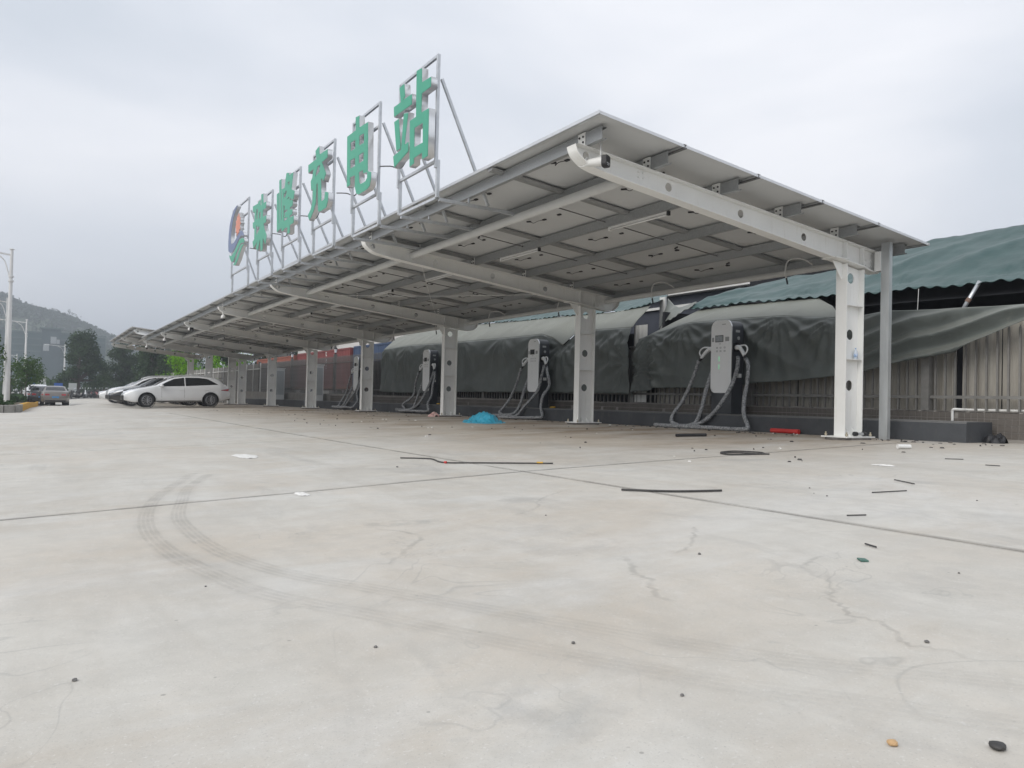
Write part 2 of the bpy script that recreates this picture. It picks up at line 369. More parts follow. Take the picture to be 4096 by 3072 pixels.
M['tail'] = mat('tail_lamp', (.38,.015,.02), .2, var=.1, coat=.5)
M['plate'] = mat('number_plate_blue', (.05,.25,.55), .4, var=.05)
M['lamp'] = mat('lamp_lens', (.75,.77,.80), .12, var=.05, coat=.6)
M['wrap'] = mat('crinkled_wrap', (.50,.51,.52), .2, var=.1, scale=30, col2=(.10,.105,.11), bump=1.0, bscale=38, detail=5)
M['wraplt'] = mat('loose_plastic', (.60,.60,.58), .3, var=.2, scale=20, bump=.6, bscale=30)
M['bluebag'] = mat('blue_plastic_sheet', (.05,.38,.55), .35, var=.14, scale=6, bump=.5, bscale=14)
M['pink'] = mat('pink_plastic', (.65,.25,.22), .35, var=.3, scale=14, col2=(.7,.62,.58), bump=.5)
M['scooterred'] = mat('maroon_scooter', (.16,.02,.025), .35, var=.1, coat=.4)
M['redplastic'] = mat('red_plastic', (.55,.035,.03), .4, var=.1)
M['yellow'] = mat('yellow_kerb_paint', (.62,.34,.03), .7, var=.22, scale=6)
M['kerb'] = mat('kerb_stone', (.30,.29,.27), .85, var=.22, scale=5, bump=.3)
M['stone'] = mat('pebble', (.16,.155,.15), .9, var=.3, scale=30)
M['tan'] = mat('tan_rubble', (.55,.36,.19), .9, var=.2, scale=30)
M['plaster'] = mat('spilt_plaster', (.74,.73,.70), .9, var=.1, scale=20, bump=.5)
M['rebar'] = mat('dark_rod', (.045,.043,.042), .55, var=.3, scale=30)
M['greenchip'] = mat('green_chip', (.07,.16,.13), .5, var=.2)
M['bottle'] = mat('clear_bottle', (.60,.66,.74), .12, var=.08, scale=20)
M['bottlelabel'] = mat('bottle_label', (.12,.30,.60), .4, var=.5, scale=60, col2=(.7,.74,.8))
M['ledgreen'] = mat('green_status_light', (.15,.7,.32), .4, emit=((.2, 1., .42), .38))
M['screen'] = mat('charger_screen', (.30,.32,.33), .15, var=.25, scale=16)
M['print'] = mat('grey_print', (.42,.43,.43), .5, var=.06)
M['sticker'] = mat('grey_sticker', (.34,.35,.35), .5, var=.12, scale=30)
M['cabinet'] = mat('cabinet_paint', (.62,.63,.62), .45, var=.04, scale=2)
M['louver'] = mat('cabinet_louver', (.42,.44,.44), .5, var=.06)
M['tubelight'] = mat('tube_light_white', (.80,.80,.79), .4, var=.03)
M['lampw'] = mat('lamp_post_white', (.70,.70,.69), .45, var=.06, scale=1.5)
M['signblue'] = mat('road_sign_blue', (.03,.10,.36), .5, var=.08)
M['signback'] = mat('road_sign_back', (.46,.48,.47), .6, var=.08)
M['office'] = mat('office_glass', (.058,.098,.100), .5, var=.2, scale=.1)
M['officeband'] = mat('office_band', (.088,.130,.132), .6, var=.15, scale=.1)
M['officedark'] = mat('office_dark', (.046,.075,.082), .5, var=.2, scale=.1)
M['officepanel'] = mat('office_panel', (.30,.33,.34), .6, var=.06, scale=.3)
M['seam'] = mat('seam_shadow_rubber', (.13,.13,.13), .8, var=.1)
M['channel'] = mat('dull_channel', (.29,.295,.295), .5, .3, var=.08, scale=12)
M['rust'] = mat('rusty_clamp', (.20,.13,.10), .8, var=.3, scale=40)
M['brass'] = mat('zinc_bolt', (.52,.47,.36), .4, .7, var=.2)
M['mortar'] = mat('mortar_pad', (.13,.12,.11), .95, var=.35, scale=12, bump=.8)
M['yellowtape'] = mat('yellow_offcut', (.55,.32,.04), .6, var=.2)

dusty(M['greytarp'], (.225,.232,.208), .08, .75, .62); dusty(M['teal'], (.10,.15,.145), .8, 1., .35); dusty(M['plinth'], (.30,.29,.27), .5, .9, .7)
streaks(M['white'], (.58,.53,.45), .35); streaks(M['greytarp'], (.20,.205,.185), .5, (2,2,.8)); streaks(M['sheet'], (.20,.16,.12), .55, (6,6,.35)); streaks(M['backsheet'], (.42,.40,.37), .4, (1.2,1.2,1.2)); streaks(M['plinth'], (.16,.155,.145), .5, (2,2,1)); streaks(M['teal'], (.075,.125,.12), .5, (1.2,1.2,1.2))
# ------------------------------------------------------------------ ground
def axis_lines(stops):
    out = []
    for a, b, n in stops: out += [lerp(a, b, i/n) for i in range(n)]
    return out+[stops[-1][1]]
gx = axis_lines([(-1500,-200,8),(-200,-48,10),(-48,6,54),(6,60,10),(60,1500,9)])
gy = axis_lines([(-300,-40,5),(-40,-16,6),(-16,100,116),(100,300,12),(300,1500,8)])
b = MB(); b.grid([[(x, y, G(x, y)-.03) for x in gx] for y in gy])
ground = tag(b.build('ground', M['joint'], smooth=True), 'pale concrete forecourt with joints and dust stains', None, None, 'structure')
XS = [-66.45,-60.45,-54.45,-48.45,-42.45,-36.45,-30.45,-24.45,-18.45,-12.45,-6.45,2.3]
YS = [-19.3,-13.2,-7.05,-.95,5.2,11.3,17.4,23.5,29.6,35.7,41.8,47.9,54,60.1,66.2,72.3,78.4,84.5,90.6]
for i in range(len(XS)-1):
    for j in range(len(YS)-1):
        x0, x1, y0, y1 = XS[i]+.011, XS[i+1]-.011, YS[j]+.011, YS[j+1]-.011
        nx = 8; b = MB(); rows = []
        def jl(x): return max(-.7, (x+6.45)*.10) if x < -6.45 else 0     # the cross joints run a touch askew
        for k in range(9):
            t = k/8; rows.append([(lerp(x0,x1,s/nx), lerp(y0,y1,t)+jl(lerp(x0,x1,s/nx)), 0) for s in range(nx+1)])
        top = [[(x, y, G(x, y)) for x, y, _ in r] for r in rows]
        b.grid(top)
        ring = top[0]+[r[-1] for r in top[1:]]+top[-1][::-1][1:]+[r[0] for r in top[::-1][1:-1]]
        n = len(ring); b.add(ring+[(x, y, z-.04) for x, y, z in ring], [(q, (q+1) % n, n+(q+1) % n, n+q) for q in range(n)])
        b.build('concrete_slab', M['concrete'], ground)

b = MB(); b.grid([[(x, y, G(x, y)-.004) for x in axis_lines([(-1500,-66,6),(-66,2.3,14),(2.3,1500,6)])] for y in axis_lines([(90.6,130,6),(130,1500,8)])])
tag(b.build('road', M['concrete'], smooth=True), 'pale concrete road continuing beyond the forecourt', None, None, 'structure')
def strip(name, path, w, m, off=.004, fade=None, parent=ground, wvar=0.):
    """flat mark following the ground, path of (x, y)"""
    P = crom([(x, y, 0) for x, y in path], 10); b = MB(); rows = []; fd = []
    for i, p in enumerate(P):
        d = (P[min(i+1, len(P)-1)]-P[max(0, i-1)]); n = Vector((-d.y, d.x, 0)).normalized()
        t = i/(len(P)-1); ww = w*(1+wvar*nz3(i*.9, 3.1)); row = []
        if name == 'crack': p = p+n*(.035*nz3(i*.5, w*90)+.014*nz3(i*1.7, w*70))
        for s in (-1, -.5, 0, .5, 1):
            q = p+n*ww*s/2; row.append((q.x, q.y, G(q.x, q.y)+off)); fd.append((1-abs(s)**2)*(fade(t) if fade else sin(pi*min(1, max(0, t)))**.5))
        rows.append(row)
    b.grid(rows); o = b.build(name, m, parent)
    a = o.data.attributes.new('fade', 'FLOAT', 'POINT'); a.data.foreach_set('value', fd); return o
M['tyrewide'] = decal('tyre_smear', (.36,.34,.31), .12, 5., (1,1,1), .32, .64)
M['tyremark'] = decal('tyre_mark', (.34,.325,.30), .13, 9., (1,1,1), .30, .60)
M['crack'] = decal('crack_mark', (.24,.235,.225), .17, 9., (1,1,1), .28, .55)
M['jointstain'] = decal('joint_stain', (.26,.25,.235), .38, 2.2, (1,1,1), .25, .55)
M['damp'] = decal('damp_stain', (.42,.43,.43), .24, 7., (1,1,1), .38, .60)
outer = [(-9.2,.9),(-9.55,-.11),(-9.81,-.99),(-9.97,-1.86),(-10.02,-2.57),(-9.99,-3.22),(-9.91,-3.72),(-9.83,-4.11),(-9.7,-4.43),(-9.55,-4.72),(-9.38,-5.09),(-9.01,-5.81),(-8.76,-6.19),(-8.58,-6.45),(-8.2,-7)]
inner = [(-9.1,.7),(-9.46,-.33),(-9.65,-1.21),(-9.78,-1.91),(-9.81,-2.44),(-9.8,-3.03),(-9.73,-3.54),(-9.6,-3.97),(-9.41,-4.36),(-9.18,-4.86),(-8.99,-5.24),(-8.81,-5.61),(-8.63,-5.92),(-8.3,-6.32),(-7.9,-6.9)]
for path in (outer, inner):
    strip('tyre_smear', path, .17, M['tyrewide'], .003, lambda t: 1-t*.5, ground, .2)
    for dx in (-.042, -.014, .014, .042):        # tread ribs of one tyre
        strip('tyre_mark', [(x+dx*1.0, y+dx*.6) for x, y in path], .026, M['tyremark'], .004, lambda t: .35+.65*sin(pi*min(1,t*1.6))**.6 if t < .6 else .55*(1-t)+.35)
for path, w in (([(-8.12,-4.42),(-8.21,-4.59),(-8.34,-4.77),(-8.37,-4.9),(-8.49,-5.08),(-8.52,-5.2)], .040),
                ([(-7.6,-5.2),(-7.9,-5.45),(-8.0,-5.53),(-8.1,-5.68),(-8.1,-5.78),(-8.23,-5.96),(-8.2,-6.06),(-8.24,-6.2)], .028),
                ([(-6.95,-2.35),(-7.2,-2.5),(-7.49,-2.74),(-7.62,-2.95),(-7.95,-3.16)], .032),
                ([(-7.3,-4.1),(-7.4,-4.22),(-7.65,-4.44),(-7.93,-4.59)], .030),
                ([(-7.35,-5.0),(-7.6,-5.1),(-7.75,-5.3)], .03), ([(-8.9,-3.0),(-8.75,-3.4),(-8.95,-3.7),(-9.2,-4.0)], .04)):
    strip('crack', path, w, M['crack'], .0035, None, ground, .6)
for _p in ([(-6.45,-9),(-6.45,-5),(-6.45,-2),(-6.45,1),(-6.45,5),(-6.45,12),(-6.45,22)], [(-20,-1.65),(-14,-1.65),(-11,-1.4),(-9,-1.2),(-6.45,-.95),(-3,-.95),(1.1,-.95)]):
    strip('joint_stain', _p, .10, M['jointstain'], .0025, lambda t: 1., ground, .5)
strip('damp_stain', [(-9.62,-5.55),(-9.5,-5.72),(-9.42,-5.92)], .34, M['damp'], .003)
strip('damp_stain', [(-8.4,-3.1),(-8.6,-3.0),(-8.9,-2.95)], .22, M['damp'], .003)

# ------------------------------------------------------------------ kerbed planting island on the left
def island_z(x, y): return G(x, y)+.27
kpath = [(-15.5,25.7),(-14,25.7),(-12.4,25.65),(-11.4,25.7),(-10.98,26.2),(-10.92,28.4),(-10.75,34),(-10.55,42),(-10.3,52),(-10.1,62),(-10.05,72)]
isl = MB(); rows = []
for i, p in enumerate(crom([(x, y, 0) for x, y in kpath[3:]], 6)):
    rows.append([(lerp(p.x-.12, -40, s/8), p.y+.05 if i else 25.85, island_z(lerp(p.x, -16, s/8), p.y)-.03+.05*nz3(s*2.1, p.y)) for s in range(9)])
isl.grid(rows); tag(isl.build('planting_bed', M['soil'], smooth=True), 'bare soil bed behind the kerb at the left edge', None, None, 'structure')
kerb = empty('kerb', (0,0,0)); tag(kerb, 'raised grey and yellow painted kerb around the planting bed', None, None, 'structure')
def kerbstone(p, q, m):
    d = Vector((q[0]-p[0], q[1]-p[1], 0)); n = Vector((d.y, -d.x, 0)).normalized()*.075
    a, c = Vector((p[0], p[1], 0))+d*.02, Vector((q[0], q[1], 0))-d*.02; P = []
    for dz in (-.06, .255, .28):
        k = .8 if dz == .28 else 1
        for w, s in ((a, 1), (c, 1), (c, -1), (a, -1)):
            z = w+n*s*k; P.append((z.x, z.y, G(w.x, w.y)+dz))
    b = MB(); b.add(P, [(0,1,5,4),(1,2,6,5),(2,3,7,6),(3,0,4,7),(4,5,9,8),(5,6,10,9),(6,7,11,10),(7,4,8,11),(8,9,10,11)])
    b.build('kerb_stone', m, kerb)
kp = crom([(x, y, 0) for x, y in kpath], 30); acc = [kp[0]]
for p in kp[1:]:
    near = p.y < 28.4
    if (p-acc[-1]).length >= (.34 if near else 1.0): acc.append(p)
for i, (p, q) in enumerate(zip(acc, acc[1:])): kerbstone((p.x, p.y), (q.x, q.y), M['yellow'] if 28.2 < p.y < 63 else M['kerb'])

# ------------------------------------------------------------------ hill, wood, office building behind
prof = [(-700,80),(-420,84),(-200,84),(-110,82),(-60,77),(-32,68.5),(-16,61),(0,57),(10,55),(20,50),(29,45.5),(41,39),(55,31),(75,24),(110,20),(170,17),(320,22),(600,30),(1000,20)]
hx = [-700+i*10 for i in range(171)]
def hz(x, t):
    top = poly_at(prof, x); k = sin(min(1, t)*pi/2)**1.25
    return -2+(top+2)*k+(2.5*nz3(x*.02, t*5)+1.2*nz3(x*.07, t*12))*min(1, t*3)*.8
b = MB(); rows = []
for i in range(29):
    t = i/22; y = lerp(400, 690, t)
    rows.append([(x, y, hz(x, t) if t <= 1 else lerp(hz(x, 1), 0, (t-1)/.28)) for x in hx])
b.grid(rows); tag(b.build('hill', M['hill'], smooth=True), 'hazy wooded hill behind the office building', None, None, 'structure')
def tuft(b, c, s, n, rr, squash=1.):
    for _ in range(n):
        d = Vector((rr.gauss(0,1), rr.gauss(0,1), rr.gauss(0,1)*squash)); d.normalize()
        p = Vector(c)+d*s*rr.uniform(.35, 1); u = d.orthogonal().normalized(); u.rotate(Matrix.Rotation(rr.uniform(0,6.3), 3, d)); w = d.cross(u)
        u = (u+d*rr.uniform(-.5,.5)).normalized(); q = s*rr.uniform(.35,.6)
        b.add([p-u*q-w*q*.6, p+u*q-w*q*.5, p+u*q*.8+w*q*.6, p-u*q*.7+w*q*.7], [(0,1,2,3)])
b = MB(); rr = random.Random(3)
for _ in range(5200):
    x = rr.uniform(-130, 150); t = min(1., rr.random()**.6*1.0); y = lerp(400, 690, t); s = rr.uniform(1.1, 2.3)*(1.15 if t > .9 else 1)
    tuft(b, (x, y+rr.uniform(-5,5), hz(x, t)+s*.7+(rr.uniform(0,1.6) if t > .93 else 0)), s, 7, rr)
for x, h in ((14,9),(17.5,8),(20,7)):                        # tall sparse trees on the ridge
    zb = hz(x, 1); b.tube([(x,690,zb-2),(x+.4,690,zb+h*.9)], [.35,.12], 5)
    for k in range(6): tuft(b, (x+rr.uniform(-2.2,2.2), 690, zb+h*rr.uniform(.62,1)), rr.uniform(.5,1.0), 6, rr, .4)
tag(b.build('hill_woodland', M['wood']), 'dense dark woodland covering the hillside', None, None, 'stuff')

ob = empty('office_building', (0,330,0), 0, 'dark glass office building with banded storeys below the hill', 'building')
b = MB(); b.box((-60,0,-2),(4,26,21.4)); b.build('wall', M['office'], ob)
b = MB(); b.box((4.02,3,-2),(14,26,20.6)); b.build('side_wing', M['office'], ob)
for k in range(9):
    z = .2+k*2.38
    b = MB(); b.box((-60.2,-.35,z+1.75),(4.1,-.002,z+2.3)); b.build('storey_band', M['officeband'], ob)
    b = MB(); b.box((4.2,2.7,z+1.6),(14.2,2.998,z+2.1)); b.build('storey_band', M['officeband'], ob)
b = MB(); b.box((-7.4,-.8,-2),(-1.2,-.36,22.6)); tower = b.build('stair_tower', M['officedark'], ob)
for x, z, w, h in ((-4.6,17.2,1.9,2.6),(-6.9,14.4,1.9,2.6),(-2.6,17.2,1.0,1.6)):
    b = MB(); b.box((x,-1.0,z),(x+w,-.802,z+h)); b.build('white_panel', M['officepanel'], tower)
b = MB(); b.box((-8.2,-1.2,22.62),(-.4,3,23.2)); b.build('roof_slab', M['officeband'], ob)

# ------------------------------------------------------------------ trees
def tree(name, loc, H, trunk_h, trunk_r, clumps, leaf, lm, seed, label, group=None, per=150, droop=0.):
    """clumps: list of (dx, dy, z, radius) ; crown of leaf-sized faces, limbs reaching into each clump"""
    rr = random.Random(seed); t = empty(name, loc, rr.uniform(0, 6), label, 'tree', group); t.rotation_euler = (0,0,0)
    b = MB(); pts = [(0,0,-.3),(.04*H*.1,0,trunk_h*.5),(0,.03,trunk_h)]
    top = max(c[2] for c in clumps); pts.append((.1,0,top*.92))
    b.tube(crom(pts, 4), [lerp(trunk_r, trunk_r*.18, i/12) for i in range(13)], 8)
    for dx, dy, z, r in clumps:
        z0 = max(trunk_h*.8, z-hypot(dx, dy)*.8-r*.4)
        b.tube(crom([(0,0,z0),(dx*.5,dy*.5,lerp(z0,z,.6)),(dx,dy,z)], 3), [trunk_r*.42*(1-i/8) for i in range(7)], 5)
    b.build('trunk', M['bark'], t, True)
    b = MB()
    for dx, dy, z, r in clumps:
        for _ in range(int(per*r*r)):
            d = Vector((rr.gauss(0,1), rr.gauss(0,1), rr.gauss(0,1)*.8)).normalized(); k = rr.random()**.45
            p = Vector((dx, dy, z))+d*r*k*(1+.35*nz3(d.x*2+seed, d.y*2, d.z*2+z)); p.z -= droop*k*r*hypot(d.x, d.y)
            n = (d+Vector((rr.uniform(-1,1), rr.uniform(-1,1), rr.uniform(-.2,1.3)))*.9).normalized(); u = n.orthogonal().normalized()
            u.rotate(Matrix.Rotation(rr.uniform(0,6.3), 3, n)); w = n.cross(u); s = leaf*rr.uniform(.6,1.3)
            b.add([p-u*s*.5, p+w*s*.28+u*s*.05, p+u*s*.55, p-w*s*.28], [(0,1,2,3)])
    b.build('crown', lm, t); return t
def blob(seed, n, rx, z0, z1, r0, r1, taper=.5):
    rr = random.Random(seed); out = []
    for i in range(n):
        z = lerp(z0, z1, (i+.5)/n); w = rx*(1-taper*((z-z0)/(z1-z0))**1.3); a = rr.uniform(0, 6.3); q = rr.uniform(.2, 1)*w
        out.append((cos(a)*q, sin(a)*q*.8, z, rr.uniform(r0, r1)))
    return out
FT = 'trees beyond the parked scooters'
tree('shade_tree', (2.9,104,-.8), 9, 2, .24, blob(61, 24, 2.6, 1.6, 8.2, .8, 1.3, .4), .34, M['leafd'], 61, 'dark tree rising behind the far canopy roof', FT, 200)
tree('shade_tree', (7.2,108,-.8), 9, 2, .24, blob(62, 24, 2.8, 1.6, 8.4, .8, 1.3, .4), .34, M['leafm'], 62, 'dark green tree filling the gap behind the far canopy columns', FT, 200)
tree('shade_tree', (-5.0,113,G(-5,90)), 10, 2.6, .28, blob(5, 34, 3.5, 2.0, 8.5, .75, 1.35, .72), .34, M['leafd'], 5, 'tall dark shade tree with a conical crown behind the grey sedan', FT, 240)
tree('shade_tree', (.6,118,G(0,90)), 8.6, 2.4, .26, blob(8, 26, 2.8, 1.8, 7.3, .7, 1.2, .6), .34, M['leafd'], 8, 'shorter dark shade tree behind the row of parked white cars', FT, 240)
tree('shade_tree', (5.0,121,G(0,90)), 8, 2.0, .26, blob(12, 24, 3.0, 1.6, 6.9, .8, 1.4, .5), .36, M['leafm'], 12, 'dark green tree below the far canopy corner', FT, 220)
tree('shade_tree', (9.5,125,G(0,90)), 8, 2.0, .26, blob(14, 20, 3.2, 1.8, 6.0, .9, 1.5, .5), .36, M['leafd'], 14, 'dark tree mostly hidden behind the far canopy beams', FT, 200)
for i, (x, y, zt) in enumerate(((8.8,86,6.2),(13,84,6.6),(17.5,90,7.2),(22,96,7.2))):
    tree('shade_tree', (x, y, -.4), 7, 1.6, .2, blob(90+i, 20, 2.6, 1.4, zt, .8, 1.3, .35), .33, M['leafd'], 90+i, ('first dark tree behind the lime green trees','second dark tree behind the lime green trees','third dark tree behind the lime green trees','last dark tree behind the lime green trees, farthest right')[i], 'dark trees behind the lime trees', 170)
for i, (x, y, n, z1) in enumerate(((1.4,73,10,4.2),(3.2,76,10,4.6),(6.0,80,10,4.8),(8.0,76,9,4.8))):
    tree('lime_tree', (x, y, -.45), 5, 1.3, .10, blob(30+i, n, 1.2, .9 if i < 2 else 1.8, z1, .5, .85, .25), .21, M['leafl'], 30+i, ('bright lime green tree at the end of the metal fence','bright lime green tree behind the far canopy columns','bright lime green tree right of the far canopy columns','lime green tree glimpsed past the white column pair')[i], 'lime green trees beyond the far canopy', 250)
for i, (x, y, h) in enumerate(((-10.9,62,3.4),(-10.7,70,3.7),(-11.3,78,3.8),(-9.9,84,3.3),(-12.0,68,3.4))):
    tree('young_tree', (x, y, island_z(x, y)-.05), 4, 1.5, .06, blob(50+i, 9, .95, 1.5, h, .45, .7, .2), .20, M['leafm'], 50+i, ('nearest young street tree in front of the sedans','second young street tree along the planting bed','third young street tree along the planting bed','farthest young street tree near the blue road sign','young street tree close behind the white lamp posts')[i], 'young street trees on the planting bed', 200, .3)
tree('roadside_tree', (-12.75,40,island_z(-12.7,40)-.05), 6, 1.9, .08, [(.3,0,3.5,.55),(.75,.1,2.95,.42),(.1,.3,2.5,.5),(.55,-.2,2.2,.3),(-.5,.2,3.4,.6),(-.2,-.3,3.0,.6),(.9,-.1,2.5,.25),(.6,.2,1.75,.25)], .15, M['leafm'], 77, 'leafy roadside tree partly in front of the white lamp post', None, 420, .4)
b = MB(); rr = random.Random(9)
for _ in range(900):
    y = rr.uniform(56, 92); x = -10.9-rr.random()*3-.01*(y-56); tuft(b, (x, y, island_z(x, min(y,80))+rr.uniform(.05,.35)), .28, 5, rr)
tag(b.build('low_hedge', M['leafd']), 'low dark hedge along the planting bed', None, None, 'stuff')
b = MB()
for _ in range(700):
    y = rr.uniform(128, 150); x = rr.uniform(-34, 40); s = rr.uniform(.5, 1.0); tuft(b, (x, y, G(x,80)+rr.uniform(.2, 2.4 if x < 14 else 4.5)), s, 7, rr)
tag(b.build('distant_scrub', M['leafd']), 'dark roadside scrub beyond the scooters', None, None, 'stuff')
b = MB()
for _ in range(130):
    x = rr.uniform(-13, -11.15); y = rr.uniform(26.2, 31); tuft(b, (x, y, island_z(x, y)+.06), .10, 5, rr)
tag(b.build('low_plants', M['leafd']), 'small dry plants in the bed behind the grey kerb', None, None, 'stuff')

# ------------------------------------------------------------------ street lamps and road signs
def lamp(x, y, H, r, armL, label, z0):
    t = empty('street_lamp', (x, y, z0), 0, label, 'street lamp', 'white street lamps along the planting bed')
    b = MB(); b.tube([(0,0,-.2),(0,0,H*.42),(0,0,H*.8),(0,0,H)], [r,r*.82,r*.6,r*.5], 12); b.build('pole', M['lampw'], t, auto=40)
    b = MB(); b.lathe([(r*.8,H),(r*.85,H+.04),(r*.3,H+.07)], n=10); b.build('cap', M['lampw'], t)
    b = MB(); b.bar((0,0,H*.965),(-armL,0,H*.985),.06,.08); b.build('arm', M['lampw'], t)
    b = MB(); b.tube(crom([(-.02,0,H*.80),(-.25*armL*.4,0,H*.86),(-.22*armL,0,H*.93),(-.5*armL,0,H*.975)], 5), .03, 6); b.build('arm_brace', M['lampw'], t)
    for hc in (.79, .82): b = MB(); b.lathe([(r*.95,H*hc),(r*.95,H*(hc+.01))], n=10); b.build('collar', M['lampw'], t)
    b = MB(); b.box((-armL-.6,-.12,H*.985-.05),(-armL+.05,.12,H*.985+.06)); b.build('lamp_head', M['lampw'], t, bevel=.02)
lamp(-11.63, 40, 7.9, .135, 1.5, 'nearest tall white street lamp at the left edge', island_z(-11.63,40))
lamp(-12.4, 68, 8.4, .13, 1.6, 'white street lamp just behind the nearest lamp post', island_z(-12.4,68))
lamp(-11.1, 83, 7.9, .13, 2.0, 'white street lamp right of the two leftmost posts', island_z(-11.1,80))
lamp(-5.5, 152, 9.2, .17, 2.6, 'white street lamp standing in front of the tall shade tree', -.9)
lamp(-13.2, 190, 8.5, .16, 2.2, 'small distant white street lamp behind the left posts', -.9)
def sign(x, y, z, w, h, m, label, posts=2):
    t = empty('road_sign', (x, y, G(x, 80)), 0, label, 'road sign')
    b = MB(); b.box((-w/2,-.03,z),(w/2,0,z+h)); b.build('sign_board', m, t)
    b = MB()
    for s in ((-w*.35, w*.35) if posts == 2 else (0,)):
        q = MB(); q.tube([(s,.03,-.1),(s,.03,z+h)], .04, 6); q.build('post', M['lampw'], t)
sign(-10.4, 92, 1.7, .8, 1.1, M['signblue'], 'blue rectangular road sign partly behind the young trees')
sign(-9.6, 91, 1.2, .9, 1.5, M['signback'], 'pale grey back of a road sign beside the blue one')
sign(-7.9, 94, 1.0, .85, .95, M['signblue'], 'small blue direction sign left of the tall shade tree')
sign(-6.0, 106, .5, .9, 1.3, M['signback'], 'pale board near the foot of the tall shade tree')
# ------------------------------------------------------------------ solar canopies
GS = -.0053                                   # fall of the whole canopy along its length
def zbt(x): return 3.508-.0948*(x+5.23)       # top of beam
def zroof(x): return 3.726-.0978*(x+5.3)      # top of panels
DEP, FW = .428, .19
def beam_mesh(rear):
    top = [(-5.25,3.5),(-5.2,3.505)]
    xe = .828 if rear == 'cut' else 1.15
    lo = [(-5.25,3.5),(-5.215,3.42),(-5.13,3.345),(-5.0,3.285),(-4.7,3.235),(-3.83,3.135),(-.22,2.735),(DEP+.03,2.655)]
    lo += [(.82,2.612)] if rear == 'cut' else [(.80,2.625),(.95,2.64),(1.06,2.70),(1.13,2.79),(1.15,2.89)]
    outline = [(xe, zbt(xe))]+[(-5.2,3.505)]+lo
    web = flat('beam', [outline, circ(-5.03,3.415,.05), circ(-3.674,3.258,.058), circ(-2.309,3.115,.058), circ(-.935,2.97,.058)], -.004, .004, 'y')
    return web, lo, xe
